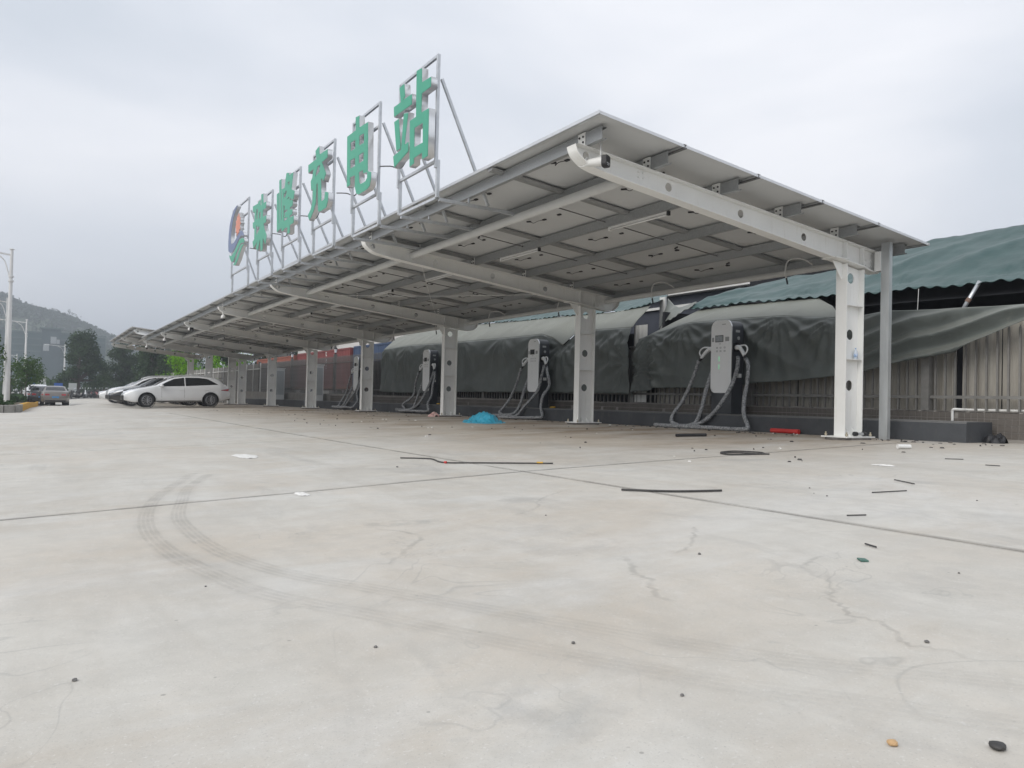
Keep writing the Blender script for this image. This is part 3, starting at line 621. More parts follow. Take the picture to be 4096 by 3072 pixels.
def canopy(name, label, ox, oy, oz, frames, sp, ncol, pitch, y0, lift, rows=5, first_cut=True):
    root = empty(name, (ox, oy, oz), 0, label, 'canopy')
    ZS = lambda y: GS*y
    # --- columns
    H = 2.70+lift
    holes = [circ(.215,.79+lift*.4,.082), circ(.215,1.585+lift*.7,.082), circ(.215,2.47+lift,.082)]
    webm = flat('column', [[(.0,0),(DEP,0),(DEP,2.62+lift),(0,2.67+lift)]]+holes, -.004, .004, 'y')
    b = MB(); b.box((-.007,-FW/2,0),(.0062,FW/2,H-.03)); b.box((DEP-.0062,-FW/2,0),(DEP+.007,FW/2,H-.08))
    b.v += []; fl = b.mesh('column')
    bm = bmesh.new(); bm.from_mesh(webm); bm.from_mesh(fl); colm = bpy.data.meshes.new('column'); bm.to_mesh(colm); bm.free(); colm.materials.append(M['white'])
    b = MB(); b.box((.008,-FW/2+.006,0),(DEP-.008,-.005,.01)); b.box((.008,.005,0),(DEP-.008,FW/2-.006,.01)); stm = b.mesh('stiffener'); stm.materials.append(M['white'])
    b = MB(); b.box((-.14,-.23,-.018),(DEP+.14,.23,.0)); plm = b.mesh('base_plate'); plm.materials.append(M['white'])
    b = MB()
    for s in (-1, 1):
        for x in (.13, .29): b.prism([(s*.006,0),(s*.11,0),(s*.006,.13)], x-.004, x+.004, 'x')
    gum = b.mesh('base_gusset'); gum.materials.append(M['white'])
    b = MB(); b.lathe([(.012,0),(.012,.065)], n=6); b.lathe([(.022,.012),(.022,.036)], n=6); btm = b.mesh('anchor_bolt'); btm.materials.append(M['brass'])
    b = MB()
    n = 18
    ring = [(.214+.43*cos(2*pi*i/n)*(1+.1*nz3(i,1)), .30*sin(2*pi*i/n)*(1+.12*nz3(i,2))) for i in range(n)]
    b.add([(x, y, -.07) for x, y in ring]+[(x*.93+.015, y*.93, -.019) for x, y in ring]+[(.214,0,-.019)], [(i, (i+1) % n, n+(i+1) % n, n+i) for i in range(n)]+[(n+i, n+(i+1) % n, 2*n) for i in range(n)])
    pam = b.mesh('mortar_pad'); pam.materials.append(M['mortar'])
    b = MB(); b.prism([(-.24,2.705),(-.007,2.69),(-.007,2.44),(-.03,2.44)], -.006, .006, 'y'); b.box((-.33,-.13,2.725),(.02,.13,2.737)); ham = b.mesh('haunch'); ham.materials.append(M['white'])
    b = MB(); b.add([(-.30,-.12,2.735),(DEP+.06,-.12,2.645),(DEP+.06,.12,2.645),(-.30,.12,2.735),(-.30,-.12,2.75),(DEP+.06,-.12,2.66),(DEP+.06,.12,2.66),(-.30,.12,2.75)],
                   [(0,3,2,1),(4,5,6,7),(0,1,5,4),(1,2,6,5),(2,3,7,6),(3,0,4,7)]); cpm = b.mesh('cap_plate'); cpm.materials.append(M['white'])
    # --- beams (front-curved plate girders)
    bms = {}
    for kind in ('cut', 'round'):
        web, lo, xe = beam_mesh(kind)
        b = MB()
        for A in ([(-5.2,3.505),(xe, zbt(xe))], lo):
            P = crom([(x, 0, z) for x, z in A], 4) if len(A) > 2 else [Vector((x, 0, z)) for x, z in A]
            up = A is not lo
            b.grid([[(p.x, -.09, p.z+(.0 if up else -.012)) for p in P], [(p.x, .09, p.z+(.0 if up else -.012)) for p in P]])
            b.grid([[(p.x, -.09, p.z+(.012 if up else 0)) for p in P], [(p.x, .09, p.z+(.012 if up else 0)) for p in P]])
            for s in (-.09, .09): b.grid([[(p.x, s, p.z+(.0 if up else -.012)) for p in P], [(p.x, s, p.z+(.012 if up else 0)) for p in P]])
        if kind == 'cut': b.box((xe-.012,-.09,2.61),(xe,.09,zbt(xe)))
        for x in (.003, DEP): b.box((x-.005,-.085,2.66+(.0 if x > .1 else .05)),(x+.005,-.005,zbt(x)-.004)); b.box((x-.005,.005,2.66+(.0 if x > .1 else .05)),(x+.005,.085,zbt(x)-.004))
        bm = bmesh.new(); bm.from_mesh(web); bm.from_mesh(b.mesh('t')); me = bpy.data.meshes.new('beam'); bm.to_mesh(me); bm.free(); me.materials.append(M['white']); bms[kind] = me
    b = MB(); b.box((-.009,-.07,.012),(-.003,.07,.175)); g1 = b.mesh('purlin_cleat'); g1.materials.append(M['white'])
    b = MB()
    for y in (-.036, .036):
        for z in (.06, .125): b.lathe([(.013,-.022),(.013,-.009)], (0,y,z), 6, 'x')
    g2 = b.mesh('cleat_bolts'); g2.materials.append(M['black'])
    PX = [-5.09,-4.05,-2.79,-1.5,-.2,1.05]
    b = MB()
    for x in (-4.2, -4.12):
        for z in (3.30, 3.365): b.lathe([(.012,-.022),(.012,-.004)], (x,0,z), 6, 'y')
    for x in (.60,.72):
        for z in (2.72,2.80): b.lathe([(.014,-.022),(.014,-.004)], (x,0,z), 6, 'y')
    g3 = b.mesh('web_bolts'); g3.materials.append(M['white'])
    for k in range(frames):
        y = k*sp; z = ZS(y)
        c = link('column', colm, root); c.location = (0, y, z)
        for zz in (1.19+lift*.5, 2.03+lift*.8): link('stiffener', stm, c).location = (0,0,zz)
        link('base_plate', plm, c); link('base_gusset', gum, c); link('mortar_pad', pam, c)
        for sx in (-.09, DEP+.09):
            for sy in (-.18, .18): link('anchor_bolt', btm, c).location = (sx, sy, .0)
        link('haunch', ham, c).location = (0,0,lift)
        bo = link('beam', bms['cut' if (k == 0 and first_cut) else 'round'], root); bo.location = (0, y, z+lift)
        link('cap_plate', cpm, bo)
        link('web_bolts', g3, bo)
        for px in PX[:5]:
            q = link('purlin_cleat', g1, root); q.location = (px, y, z+lift+zbt(px)); link('cleat_bolts', g2, q)
    # --- purlins
    y1 = y0+ncol*pitch
    for px in PX:
        hb = zroof(px)-.040; bt = zbt(px)+.014 if px < 1 else hb-.16
        pr = [(0,bt),(.065,bt),(.065,bt+.018),(.061,bt+.018),(.061,bt+.004),(.004,bt+.004),(.004,hb-.006),(.061,hb-.012),(.061,hb-.028),(.065,hb-.028),(.065,hb-.008),(0,hb-.001)]
        b = MB(); n = len(pr); ya, yb = y0+.22, y1-.2
        b.add([(px+p[0], ya, p[1]+lift+ZS(ya)) for p in pr]+[(px+p[0], yb, p[1]+lift+ZS(yb)) for p in pr], [(i, n+i, n+(i+1) % n, (i+1) % n) for i in range(n)]+[tuple(range(n)), tuple(range(2*n-1, n-1, -1))])
        b.build('purlin', M['galv'], root)
    # --- panels
    x0, x1 = -5.3, 1.35; rp = (x1-x0)/rows; pw, pl = rp-.018, pitch-.02
    def sh(p): return (p[0], p[1], p[2]-.0978*p[0]+GS*p[1])
    b = MB()
    def sbox(lo, hi, mi):
        s = len(b.v); b.box(lo, hi, mi); b.v[s:] = [sh(p) for p in b.v[s:]]
    a, c = pw/2, pl/2
    for lo, hi in (((-a,-c,-.036),(-a+.012,c,0)),((a-.012,-c,-.036),(a,c,0)),((-a+.012,-c,-.036),(a-.012,-c+.012,0)),((-a+.012,c-.012,-.036),(a-.012,c,0))): sbox(lo, hi, 0)
    for lo, hi in (((-a+.012,-c+.012,-.036),(-a+.035,c-.012,-.034)),((a-.035,-c+.012,-.036),(a-.012,c-.012,-.034))): sbox(lo, hi, 0)
    sbox((-a+.012,-c+.012,-.010),(a-.012,c-.012,-.007), 1); sbox((-a+.012,-c+.012,-.0068),(a-.012,c-.012,-.002), 2)
    pm = b.mesh('solar_panel')
    for m in (M['alu'], M['backsheet'], M['cell']): pm.materials.append(m)
    leads = []
    for v in range(4):
        rr = random.Random(v); b = MB(); s = -1 if v % 2 else 1
        yy = s*.18+rr.uniform(-.05,.05); b.bar((-.05,yy-.04,-.02),(-.05,yy+.04,-.02),.04,.016)
        if v != 1:
            e = (rr.uniform(-.4,-.15), yy+s*rr.uniform(.08,.3), -.06)
            b.tube(crom([(-.05,yy,-.024),(-.13,yy+s*.08,-.05),(lerp(-.05,e[0],.7),yy+s*.16,-.075),e], 4), .005, 5); b.bar(e, (e[0]-.02, e[1]+s*.09, -.05), .022, .022)
        b.v = [sh(p) for p in b.v]; me = b.mesh('cable_lead'); me.materials.append(M['black']); leads.append(me)
    rr = random.Random(5)
    for j in range(ncol):
        for i in range(rows):
            px = x0+rp*(i+.5); py = y0+pitch*(j+.5)
            p = link('solar_panel', pm, root); p.location = (px, py, zroof(px)+lift+.0978*0+ZS(py))
            if py < 36: link('cable_lead', leads[rr.choice((0,2))], p); link('cable_lead', leads[rr.choice((1,3))], p)
    for i in range(1, rows):
        sx = x0+rp*i; b = MB(); b.add([(sx-.03,y0,zroof(sx)+.004+lift+ZS(y0)),(sx+.03,y0,zroof(sx)-.002+lift+ZS(y0)),(sx+.03,y1,zroof(sx)-.002+lift+ZS(y1)),(sx-.03,y1,zroof(sx)+.004+lift+ZS(y1))], [(0,1,2,3)]); b.build('seam_strip', M['alu'], root)
        b = MB(); b.bar((sx,y0,zroof(sx)-.045+lift+ZS(y0)),(sx,y1,zroof(sx)-.045+lift+ZS(y1)),.045,.014); b.build('seam_gutter', M['seam'], root)  # dark gutter colour also stands in for the shadow lines along the seams
    for j in range(1, ncol):
        sy = y0+pitch*j; b = MB()
        P = [(-.075,-.004),(-.075,-.010),(-.04,-.045),(.04,-.045),(.075,-.010),(.075,-.004)]
        b.add([(x0+.02, sy+p[0], zroof(x0+.02)-.037+p[1]+lift+ZS(sy)) for p in P]+[(x1-.02, sy+p[0], zroof(x1-.02)-.037+p[1]+lift+ZS(sy)) for p in P], [(i, i+1, 7+i, 6+i) for i in range(5)]+[(0,1,2,3,4,5),(11,10,9,8,7,6)])
        b.build('water_channel', M['channel'], root)
        for i in range(rows-1):
            xa, xb = PX[i+1 if i < 4 else i]-.0, PX[min(i+2, 5)]
            if i < 3:
                q = MB(); q.tube([(xa+.03, sy+.52, zbt(xa)+.10+lift+ZS(sy)),(xb, sy+.52, zbt(xb)+.10+lift+ZS(sy))], .010, 5); q.build('tie_rod', M['seam'], root)
    # edge trims, round pipes
    for x, w in ((x0-.004,.0), (x1+.004,.0)):
        b = MB(); b.bar((x,y0,zroof(x)-.018+lift+ZS(y0)),(x,y1,zroof(x)-.018+lift+ZS(y1)),.008,.04); b.build('eave_trim', M['alu'], root)
    b = MB(); b.tube([(-4.2,.012,3.328+lift),(-4.2,(frames-1)*sp,3.328+lift+ZS((frames-1)*sp))], .068, 14); b.build('front_pipe', M['greypvc'], root, True)
    b = MB(); b.tube([(.8,.012,2.835+lift),(.8,(frames-1)*sp,2.835+lift+ZS((frames-1)*sp))], .055, 12); b.build('rear_pipe', M['greypvc'], root, True)
    b = MB()
    for k in range(int((frames-1)*2.0)):
        y = 1.1+k*3.39
        b2 = MB(); b2.tube(crom([(.78,y,2.90+lift+ZS(y)),(.62,y+.1,3.0+lift+ZS(y)),(.45,y+.25,2.98+lift+ZS(y)),(.40,y+.28,2.78+lift+ZS(y)),(.42,y+.27,2.66+lift+ZS(y))], 4), .014, 6); co = b2.build('conduit_tail', M['greypvc'], root, True)
        b2 = MB(); b2.tube([(.42,y+.27,2.67+lift+ZS(y)),(.43,y+.25,2.56+lift+ZS(y))], .016, 6); b2.build('cable_end', M['black'], co)
    return root
main_c = canopy('solar_canopy', 'long white steel canopy roofed with solar panels over the charging bays', 0, 0, 0, 7, 6.778, 17, 2.47, -.6, 0)
far_c = canopy('solar_canopy', 'second taller solar canopy beyond the far end of the long one', -.46, 41.3, -.22, 3, 7.15, 6, 2.47, .3, .62, first_cut=False)
# galvanised channel post and rail at the near end
b = MB()
for x0_, y0_, x1_, y1_ in ((.72,-.33,.724,-.19),(.724,-.33,.80,-.326),(.724,-.194,.80,-.19),(.796,-.326,.80,-.31),(.796,-.21,.80,-.194)): b.box((x0_,y0_,-.06),(x1_,y1_,3.06))
b.build('channel_post', M['galvpost'], main_c)
b = MB(); b.box((.70,-.19,2.62),(.832,-.094,2.93)); b.build('post_bracket', M['white'], main_c)
# thin white lines strung under the beams
STRA = ((-3.96,13.46,3.22),(-1.12,6.87,2.80)); STRB = ((-3.94,6.87,3.14),(-.30,13.46,2.86))
for P in (STRA, STRB):
    b = MB(); b.tube([Vector(P[0]).lerp(Vector(P[1]), i/12)-Vector((0,0,.04*sin(pi*i/12))) for i in range(13)], .006, 5); b.build('strung_line', M['pvc'], main_c)

# ------------------------------------------------------------------ tube lights
def tubelight():
    t = empty('tube_light', (0,0,0)); b = MB(); b.box((-.02,-.66,0),(.02,.66,.03)); b.build('batten', M['tubelight'], t)
    b = MB(); b.tube([(-.0,-.64,-.022),(0,.64,-.022)], .013, 8); b.build('tube', M['tubelight'], t, True)
    b = MB(); b.box((-.024,-.69,-.035),(.024,-.655,.03)); b.build('end_cap', M['black'], t)
    b = MB(); b.box((-.024,.655,-.035),(.024,.69,.03)); b.build('end_cap', M['tubelight'], t); return t
tl0 = tubelight()
for i in range(12):
    t = tl0 if i == 0 else copy_tree(tl0); y = 1.65+3.39*i
    t.location = (-2.74, y, zbt(-2.79)-.018+GS*y); tag(t, 'white fluorescent tube light fixed under a canopy purlin', 'tube light', 'tube lights under the long canopy')

# ------------------------------------------------------------------ security cameras
def bullet(loc, rz, s, label, antenna=True):
    t = empty('security_camera', loc, rz, label, 'security camera', 'security cameras on the beam tips')
    b = MB(); b.lathe([(.030*s,-.16*s),(.040*s,-.12*s),(.050*s,0),(.052*s,.03*s)], n=14, axis='x'); b.build('housing', M['pvc'], t, auto=50)
    b = MB(); b.add([], []); P = rrect(-.055*s,-.07*s,.055*s,.05*s,.035*s,.02*s); b.prism(P, .03*s, .085*s, 'x'); fr = b.build('camera_face', M['black'], t)
    b = MB()
    for y, z in ((-.025,-.03),(0,-.03),(.025,-.03),(-.012,-.045),(.014,-.046)): b.lathe([(.006*s,.085*s),(.005*s,.088*s)], (0,y*s,z*s), 6, 'x')
    b.build('led', M['lamp'], fr)
    b = MB(); b.tube(crom([(-.14*s,0,.0),(-.20*s,.02,-.02),(-.18*s,.05,.09)], 4), .012*s, 6); b.build('bracket', M['pvc'], t, True)
    if antenna:
        b = MB(); b.tube([(.0,0,.05*s),(0,0,.085*s),(-.005,0,.24*s)], [.012*s,.011*s,.007*s], 8); b.build('antenna', M['pvc'], t, True)
    b = MB(); b.tube(crom([(-.15*s,0,-.03),(-.26*s,.03,-.01),(-.28*s,.07,.10),(-.2*s,.08,.17)], 5), .006, 5); b.build('cable', M['pvc'], t)
bullet((-4.96,-.20,3.31), radians(-62), 1.15, 'white bullet camera with antenna on the nearest beam tip')
def dome(k, label):
    y = k*6.778-.12; t = empty('security_camera', (-5.09, y, 3.12+GS*y), 0, label, 'security camera', 'security cameras on the beam tips')
    b = MB(); b.tube([(0,.05,.22),(0,.02,.08)], .02, 8); b.build('bracket', M['pvc'], t)
    b = MB(); b.lathe([(.05,.09),(.075,.06),(.08,-.03)], n=14); b.build('housing', M['pvc'], t, True)
    b = MB(); b.lathe([(.072,-.031),(.066,-.07),(.03,-.11),(.005,-.12)], n=14); b.build('lens_dome', M['black'], t, True)
dome(3, 'white dome camera hanging from the fourth beam tip')
bullet((-5.02, 4*6.778-.2, 3.06), radians(-75), 1.3, 'white bullet camera under the fifth beam tip', False)
dome(5, 'white dome camera hanging from the sixth beam tip'); dome(6, 'white dome camera hanging from the last beam tip of the long canopy')

# ------------------------------------------------------------------ rooftop sign letters
ZHAN = [[(3.92,5.368),(3.732,5.377),(3.68,5.151),(3.73,5.129),(3.429,5.117),(3.418,4.944),(4.108,4.949),(4.129,5.125),(3.852,5.122)],[(4.097,4.876),(3.912,4.876),(3.797,4.363),(3.98,4.363)],[(3.722,4.9),(3.549,4.867),(3.649,4.389),(3.512,4.4),(3.502,4.243),(4.047,4.113),(4.106,4.317),(3.791,4.349)],[(3.284,5.422),(3.089,5.399),(3.075,5.178),(2.762,5.155),(2.758,4.997),(3.065,4.995),(3.067,4.72),(2.812,4.705),(2.808,3.989),(3.005,3.983),(3.016,4.088),(3.289,4.078),(3.284,3.996),(3.455,3.98),(3.485,4.715),(3.265,4.711)],[(3.295,4.541),(3.017,4.534),(3.0,4.247),(3.292,4.257)]]
DIAN = [[(5.869,5.483),(5.682,5.463),(5.666,5.243),(5.25,5.221),(5.201,4.351),(5.036,4.293),(5.036,4.179),(5.083,4.065),(5.205,4.024),(5.637,4.017),(5.736,4.065),(5.816,4.196),(5.832,4.413),(6.064,4.429),(6.053,4.288),(6.236,4.284),(6.29,5.248),(5.851,5.244)],[(6.089,5.073),(5.851,5.057),(5.855,4.916),(6.078,4.922)],[(5.643,5.076),(5.431,5.06),(5.42,4.902),(5.646,4.915)],[(6.079,4.743),(5.848,4.734),(5.837,4.594),(6.078,4.604)],[(5.641,4.729),(5.421,4.726),(5.423,4.588),(5.636,4.593)],[(5.623,4.418),(5.433,4.412),(5.414,4.346),(5.228,4.327),(5.226,4.233),(5.316,4.191),(5.533,4.198),(5.589,4.232)]]
CHONG = [[(8.178,5.478),(7.94,5.518),(7.897,5.336),(7.399,5.315),(7.383,5.137),(7.715,5.124),(7.449,4.842),(7.604,4.709),(7.697,4.791),(7.742,4.783),(7.702,4.336),(7.517,4.346),(7.485,4.489),(7.276,4.426),(7.29,4.251),(7.389,4.14),(7.817,4.13),(7.898,4.18),(7.969,4.755),(8.026,4.75),(8.052,4.383),(8.177,4.234),(8.328,4.138),(8.465,4.082),(8.581,4.218),(8.385,4.313),(8.296,4.446),(8.279,4.7),(8.4,4.701),(8.439,4.906),(8.343,4.96),(8.269,5.118),(8.623,5.114),(8.64,5.298),(8.114,5.293)],[(8.002,5.118),(7.800,5.116),(7.877,5.023),(7.826,4.968),(8.139,4.912),(8.109,5.017)]]
FENG = [[(11.076,5.206),(10.899,5.201),(10.813,4.467),(10.771,4.467),(10.891,5.488),(10.717,5.486),(10.608,4.487),(10.567,4.488),(10.653,5.232),(10.414,5.211),(10.291,5.528),(10.068,5.48),(10.092,5.423),(9.737,5.416),(9.848,5.055),(9.595,4.964),(9.663,4.771),(9.771,4.809),(9.721,4.763),(9.72,4.652),(9.913,4.644),(9.908,4.603),(9.732,4.593),(9.719,4.469),(9.905,4.459),(9.901,4.428),(9.61,4.418),(9.61,4.242),(9.883,4.246),(9.883,4.072),(10.069,4.068),(10.104,4.234),(10.38,4.241),(10.384,4.211),(10.572,4.212),(10.582,4.303),(10.975,4.265)],[(10.47,5.108),(10.397,5.05),(10.286,5.12),(10.226,5.076),(10.31,5.0),(10.455,4.968)],[(10.137,5.263),(10.01,5.26),(10.056,5.178)],[(10.437,4.791),(10.369,4.777),(10.356,4.655),(10.146,4.65),(10.144,4.623),(10.353,4.623),(10.337,4.473),(10.128,4.465),(10.135,4.436),(10.4,4.438)],[(10.135,4.89),(10.047,4.918),(9.991,4.891)],[(9.949,4.826),(9.934,4.859),(9.831,4.817)]]
ZHU = [[(13.415,5.38),(12.847,5.347),(12.791,5.394),(12.613,5.388),(12.613,5.247),(12.519,5.244),(12.567,5.514),(12.368,5.502),(12.314,5.243),(12.05,5.235),(12.041,5.06),(12.325,5.066),(12.326,4.901),(11.998,4.884),(11.989,4.7),(12.236,4.699),(12.149,4.566),(11.912,4.363),(12.001,4.125),(12.243,4.347),(12.267,4.044),(12.469,4.048),(12.545,4.356),(12.741,4.095),(12.986,4.216),(12.812,4.347),(13.223,4.232),(13.334,4.431),(13.166,4.468),(13.181,4.775),(13.341,4.776),(13.374,4.938),(13.188,4.942),(13.211,5.202),(13.393,5.206)],[(12.999,5.209),(12.863,5.198),(12.885,4.959),(12.977,4.956)],[(12.682,5.068),(12.576,5.068),(12.571,4.921),(12.701,4.915)],[(12.982,4.782),(12.896,4.772),(12.891,4.723),(12.64,4.705),(12.66,4.635),(12.953,4.539)]]
BLUE = [[(15.278,5.799),(15.672,5.748),(15.961,5.604),(16.177,5.396),(16.279,5.117),(16.308,4.808),(16.259,4.613),(16.022,4.531),(15.74,4.497),(15.445,4.566),(15.193,4.662),(14.915,4.767),(14.667,4.814),(14.444,4.776),(14.345,4.731),(14.39,4.84),(14.557,4.935),(14.751,4.976),(15.001,4.93),(15.314,4.832),(15.573,4.769),(15.881,4.772),(15.996,4.852),(15.958,5.078),(15.853,5.322),(15.705,5.494),(15.458,5.661),(15.237,5.738)]]
GREEN = [[(16.157,4.489),(15.833,4.418),(15.501,4.484),(15.155,4.626),(14.847,4.741),(14.533,4.737),(14.309,4.681),(14.244,4.555),(14.671,4.601),(14.947,4.519),(15.316,4.35),(15.532,4.215),(15.807,4.23),(15.996,4.341)],[(14.666,4.564),(14.247,4.534),(14.498,4.479),(14.733,4.353),(14.968,4.195),(15.278,4.066),(15.62,4.113),(15.392,4.172),(15.162,4.283),(14.902,4.423)]]
def signboard(name, label, ya, yb, ztop, zbar, faces):
    """faces: list of (loops, face material)"""
    t = empty(name, (-5.6, (ya+yb)/2, 3.42), 0, label, 'sign', 'green rooftop sign characters'); off = Vector((5.6, -(ya+yb)/2, -3.42))
    def put(nm, me, m, par=t, o=True):
        me.transform(Matrix.Translation(off)); me.materials.append(m); return link(nm, me, par)
    for loops, fm in faces:
        body = put('letter_body', flat('letter_body', loops, -5.79, -5.69, 'x'), M['chrome'])
        put('letter_face', flat('letter_face', loops, -5.797, -5.7905, 'x', -.008), fm, body)
    def bar(nm, a, c, w=.05):
        b = MB(); b.bar(Vector(a)+off, Vector(c)+off, w); return b.build(nm, M['galvtube'], t)
    X = -5.6
    for y in (ya, yb):
        bar('frame_post', (X,y,3.42), (X,y,zbar)); bar('frame_post', (X-.03,y+.005,zbar-.12), (X-.03,y+.005,ztop), .045)
        bar('base_arm', (X+.027,y,3.395), (-4.02,y,3.37)); bar('back_brace', (X+.03,y,ztop-.36), (-4.72,y,3.42), .04)
        bar('base_strut', (-5.06,y,3.425), (-5.06,y,3.50), .03)
    for z in (3.42, zbar, ztop-.02, ztop-.42): bar('frame_rail', (X-.03 if z > zbar else X, ya+.03, z), (X-.03 if z > zbar else X, yb-.03, z), .04)
    return t
LET = [('站','nearest',ZHAN,2.863,4.237),('电','second',DIAN,5.103,6.388),('充','third',CHONG,7.443,8.761),('峰','fourth',FENG,9.729,11.101),('珠','fifth and farthest',ZHU,12.074,13.471)]
for ch, od, loops, ya, yb in LET:
    s = signboard('sign_letter', f'green sign character {ch} on a steel roof frame, {od} of the five characters', ya, yb, 5.56, 3.98, [(loops, M['green'])])
    b = MB(); y = (yb-ya)/2
    b.tube(crom([(.1,y-.1,1.0),(.12,y+.25,.86),(.05,y+.55,.95),(-.02,y+.9,1.02)], 6), .011, 5); b.build('power_cable', M['black'], s)
n = 36; SUNR = []
for i in range(n): r = .25 if i % 3 else .36; a = 2*pi*i/n; SUNR.append((15.09+r*1.02*cos(a), 5.19+r*sin(a)))
lg = signboard('sign_emblem', 'rooftop emblem of blue crescent, coral sun and green waves, left of the characters', 14.552, 16.521, 5.9, 3.98, [(BLUE, M['blue']), (GREEN, M['green']), ([SUNR], M['coral'])])

# ------------------------------------------------------------------ kerbed plinth and chargers
PZ = lambda y: .262-.004*y
b = MB(); rows = []
ys = [-1.28+i*.9 for i in range(53)]
for y in ys: rows.append([(1.2,y,G(0,y)-.05),(1.2,y,PZ(y)-.02+.004*nz3(y,1)),(1.22,y,PZ(y)),(1.95,y,PZ(y)),(1.95,y,G(0,y)-.05)])
b.grid(rows); b.add(rows[0], [(0,1,2,3,4)]); b.add(rows[-1], [(4,3,2,1,0)])
pl = b.build('charger_plinth', [M['plinth']], None); tag(pl, 'low charcoal painted concrete plinth under the chargers', 'plinth')
b = MB(); b.add([(1.215,ys[0]+.01,PZ(ys[0])+.003),(1.94,ys[0]+.01,PZ(ys[0])+.003),(1.94,ys[-1],PZ(ys[-1])+.003),(1.215,ys[-1],PZ(ys[-1])+.003)], [(0,1,2,3)]); b.build('plinth_top', M['plinthtop'], pl)

def gun(side):
    b = MB(); s = side
    b.tube([(0,0,0),(-.01,s*.06,.005),(-.02,s*.13,.0)], [.048,.052,.045], 12)
    b.tube(crom([(-.02,s*.10,.01),(-.05,s*.20,-.07),(-.08,s*.30,-.19)], 5), [.045-.0012*i for i in range(11)], 10)
    b.tube(crom([(-.02,s*.13,.035),(-.04,s*.27,.035),(-.06,s*.345,-.02),(-.075,s*.35,-.09),(-.08,s*.30,-.15)], 5), .016, 8)
    return b
def charger(y, label, seed, lit, gap=False):
    X = 1.45; zp = PZ(y); z0 = .69-.0015*y; z1 = 2.19-.0015*y; w = .27
    t = empty('charging_post', (X, y, zp), 0, label, 'charger', 'dual gun charging posts on the plinth'); off = Vector((-X, -y, -zp)); rr = random.Random(seed)
    def put(nm, me, m, par=t, smooth=None):
        me.transform(Matrix.Translation(off)); me.materials.append(m)
        if smooth: me.polygons.foreach_set('use_smooth', [True]*len(me.polygons)); me.set_sharp_from_angle(angle=radians(smooth))
        return link(nm, me, par)
    def L(P): return [(y+a, z) for a, z in P]
    body = put('housing', flat('housing', [L(rrect(-w,zp+.003,w,z1-.012,.01,.15,8))], X+.03, X+.36, 'x'), M['housing'], smooth=35)
    fp = put('front_panel', flat('front_panel', [L(rrect(-w-.004,z0,w+.004,z1,.12,.165,9))], X, X+.028, 'x'), M['panelwhite'], smooth=35)
    put('panel_rim', flat('panel_rim', [L(rrect(-w-.008,z0-.004,w+.008,z1+.004,.124,.169,9)), L(rrect(-w+.006,z0+.012,w-.006,z1-.012,.11,.15,9))], X+.004, X+.024, 'x'), M['chrome'], fp)
    put('screen_frame', flat('screen_frame', [L([(.155,1.735),(-.06,1.735),(-.06,1.875),(.155,1.875)]), L([(.143,1.748),(-.048,1.748),(-.048,1.862),(.143,1.862)])], X-.008, X-.0005, 'x'), M['black'], fp)
    put('screen', flat('screen', [L([(.143,1.748),(-.048,1.748),(-.048,1.862),(.143,1.862)])], X-.005, X-.0005, 'x'), M['screen'] if lit else M['black'], fp)
    for a, c in ((.25,.19),(-.11,-.215)): put('sticker', flat('sticker', [L([(a,1.745),(c,1.745),(c,1.835),(a,1.835)])], X-.002, X-.0004, 'x'), M['sticker'], fp)
    for a in (.13, .035, -.075):
        for z in (1.60, 1.53):
            put('icon', flat('icon', [L([(a,z),(a-.045,z),(a-.045,z+.035),(a,z+.035)]), L([(a-.012,z+.010),(a-.033,z+.010),(a-.033,z+.025),(a-.012,z+.025)])], X-.002, X-.0004, 'x'), M['print'], fp)
    for a, z, ww, h in ((.06,1.69,.06,.014),(-.02,2.09,.10,.016),(.045,1.10,.012,.012)): put('lettering', flat('lettering', [L([(a,z),(a-ww,z),(a-ww,z+h),(a,z+h)])], X-.002, X-.0004, 'x'), M['print'], fp)
    for z in (1.335, 1.17): put('status_light', flat('status_light', [L([(.053,z),(.044,z),(.044,z+.105),(.053,z+.105)])], X-.003, X-.0004, 'x'), M['ledgreen'] if lit else M['lamp'], fp)
    def bb(nm, lo, hi, m, par=t):
        b = MB(); b.box(Vector(lo)+off, Vector(hi)+off); return b.build(nm, m, par)
    bb('side_label', (X+.13,y-w-.002,1.93),(X+.25,y-w-.0005,1.98), M['sticker'], body)
    b = MB(); b.lathe([(.038,-.02),(.030,-.0)], Vector((X+.20,y-w,1.81))+off, 14, 'y'); b.build('stop_button', M['sticker'], body)
    bb('side_hook', (X+.10,y-w-.075,1.70),(X+.24,y-w,1.715), M['black'], body); bb('holster', (X+.06,y-w-.03,1.52),(X+.22,y-w,1.70), M['black'], body)
    bb('holster', (X+.06,y+w,1.52),(X+.22,y+w+.03,1.70), M['black'], body); bb('latch', (X+.17,y-w-.07,1.0),(X+.24,y-w,1.08), M['pvc'], body)
    for s in (-1, 1):
        b = gun(s); base = Vector((X+.12, y+s*(w+.02), 1.61)); b.v = [tuple(Vector(v)+base+off) for v in b.v]; gn = b.build('plug_gun', M['panelwhite'], t, True)
        b = MB(); b.tube([base+off+Vector((-.075,s*.29,-.175)), base+off+Vector((-.09,s*.335,-.25))], [.036,.026], 10); b.build('plug_boot', M['black'], gn)
    CR = [(1.5,-.61,1.38),(1.45,-.72,1.22),(1.4,-.74,.89),(1.3,-.76,.56),(1.15,-.89,.27),(1.02,-1.10,.05),(.95,-1.05,-.02),(.9,-.34,-.04),(.85,.33,-.04),(.82,.67,-.04),(.92,.66,-.03),(1.05,.26,.02),(1.15,-.1,.27),(1.3,-.36,.72),(1.47,-.40,1.11),(1.58,-.34,1.37),(1.62,-.29,1.42)]
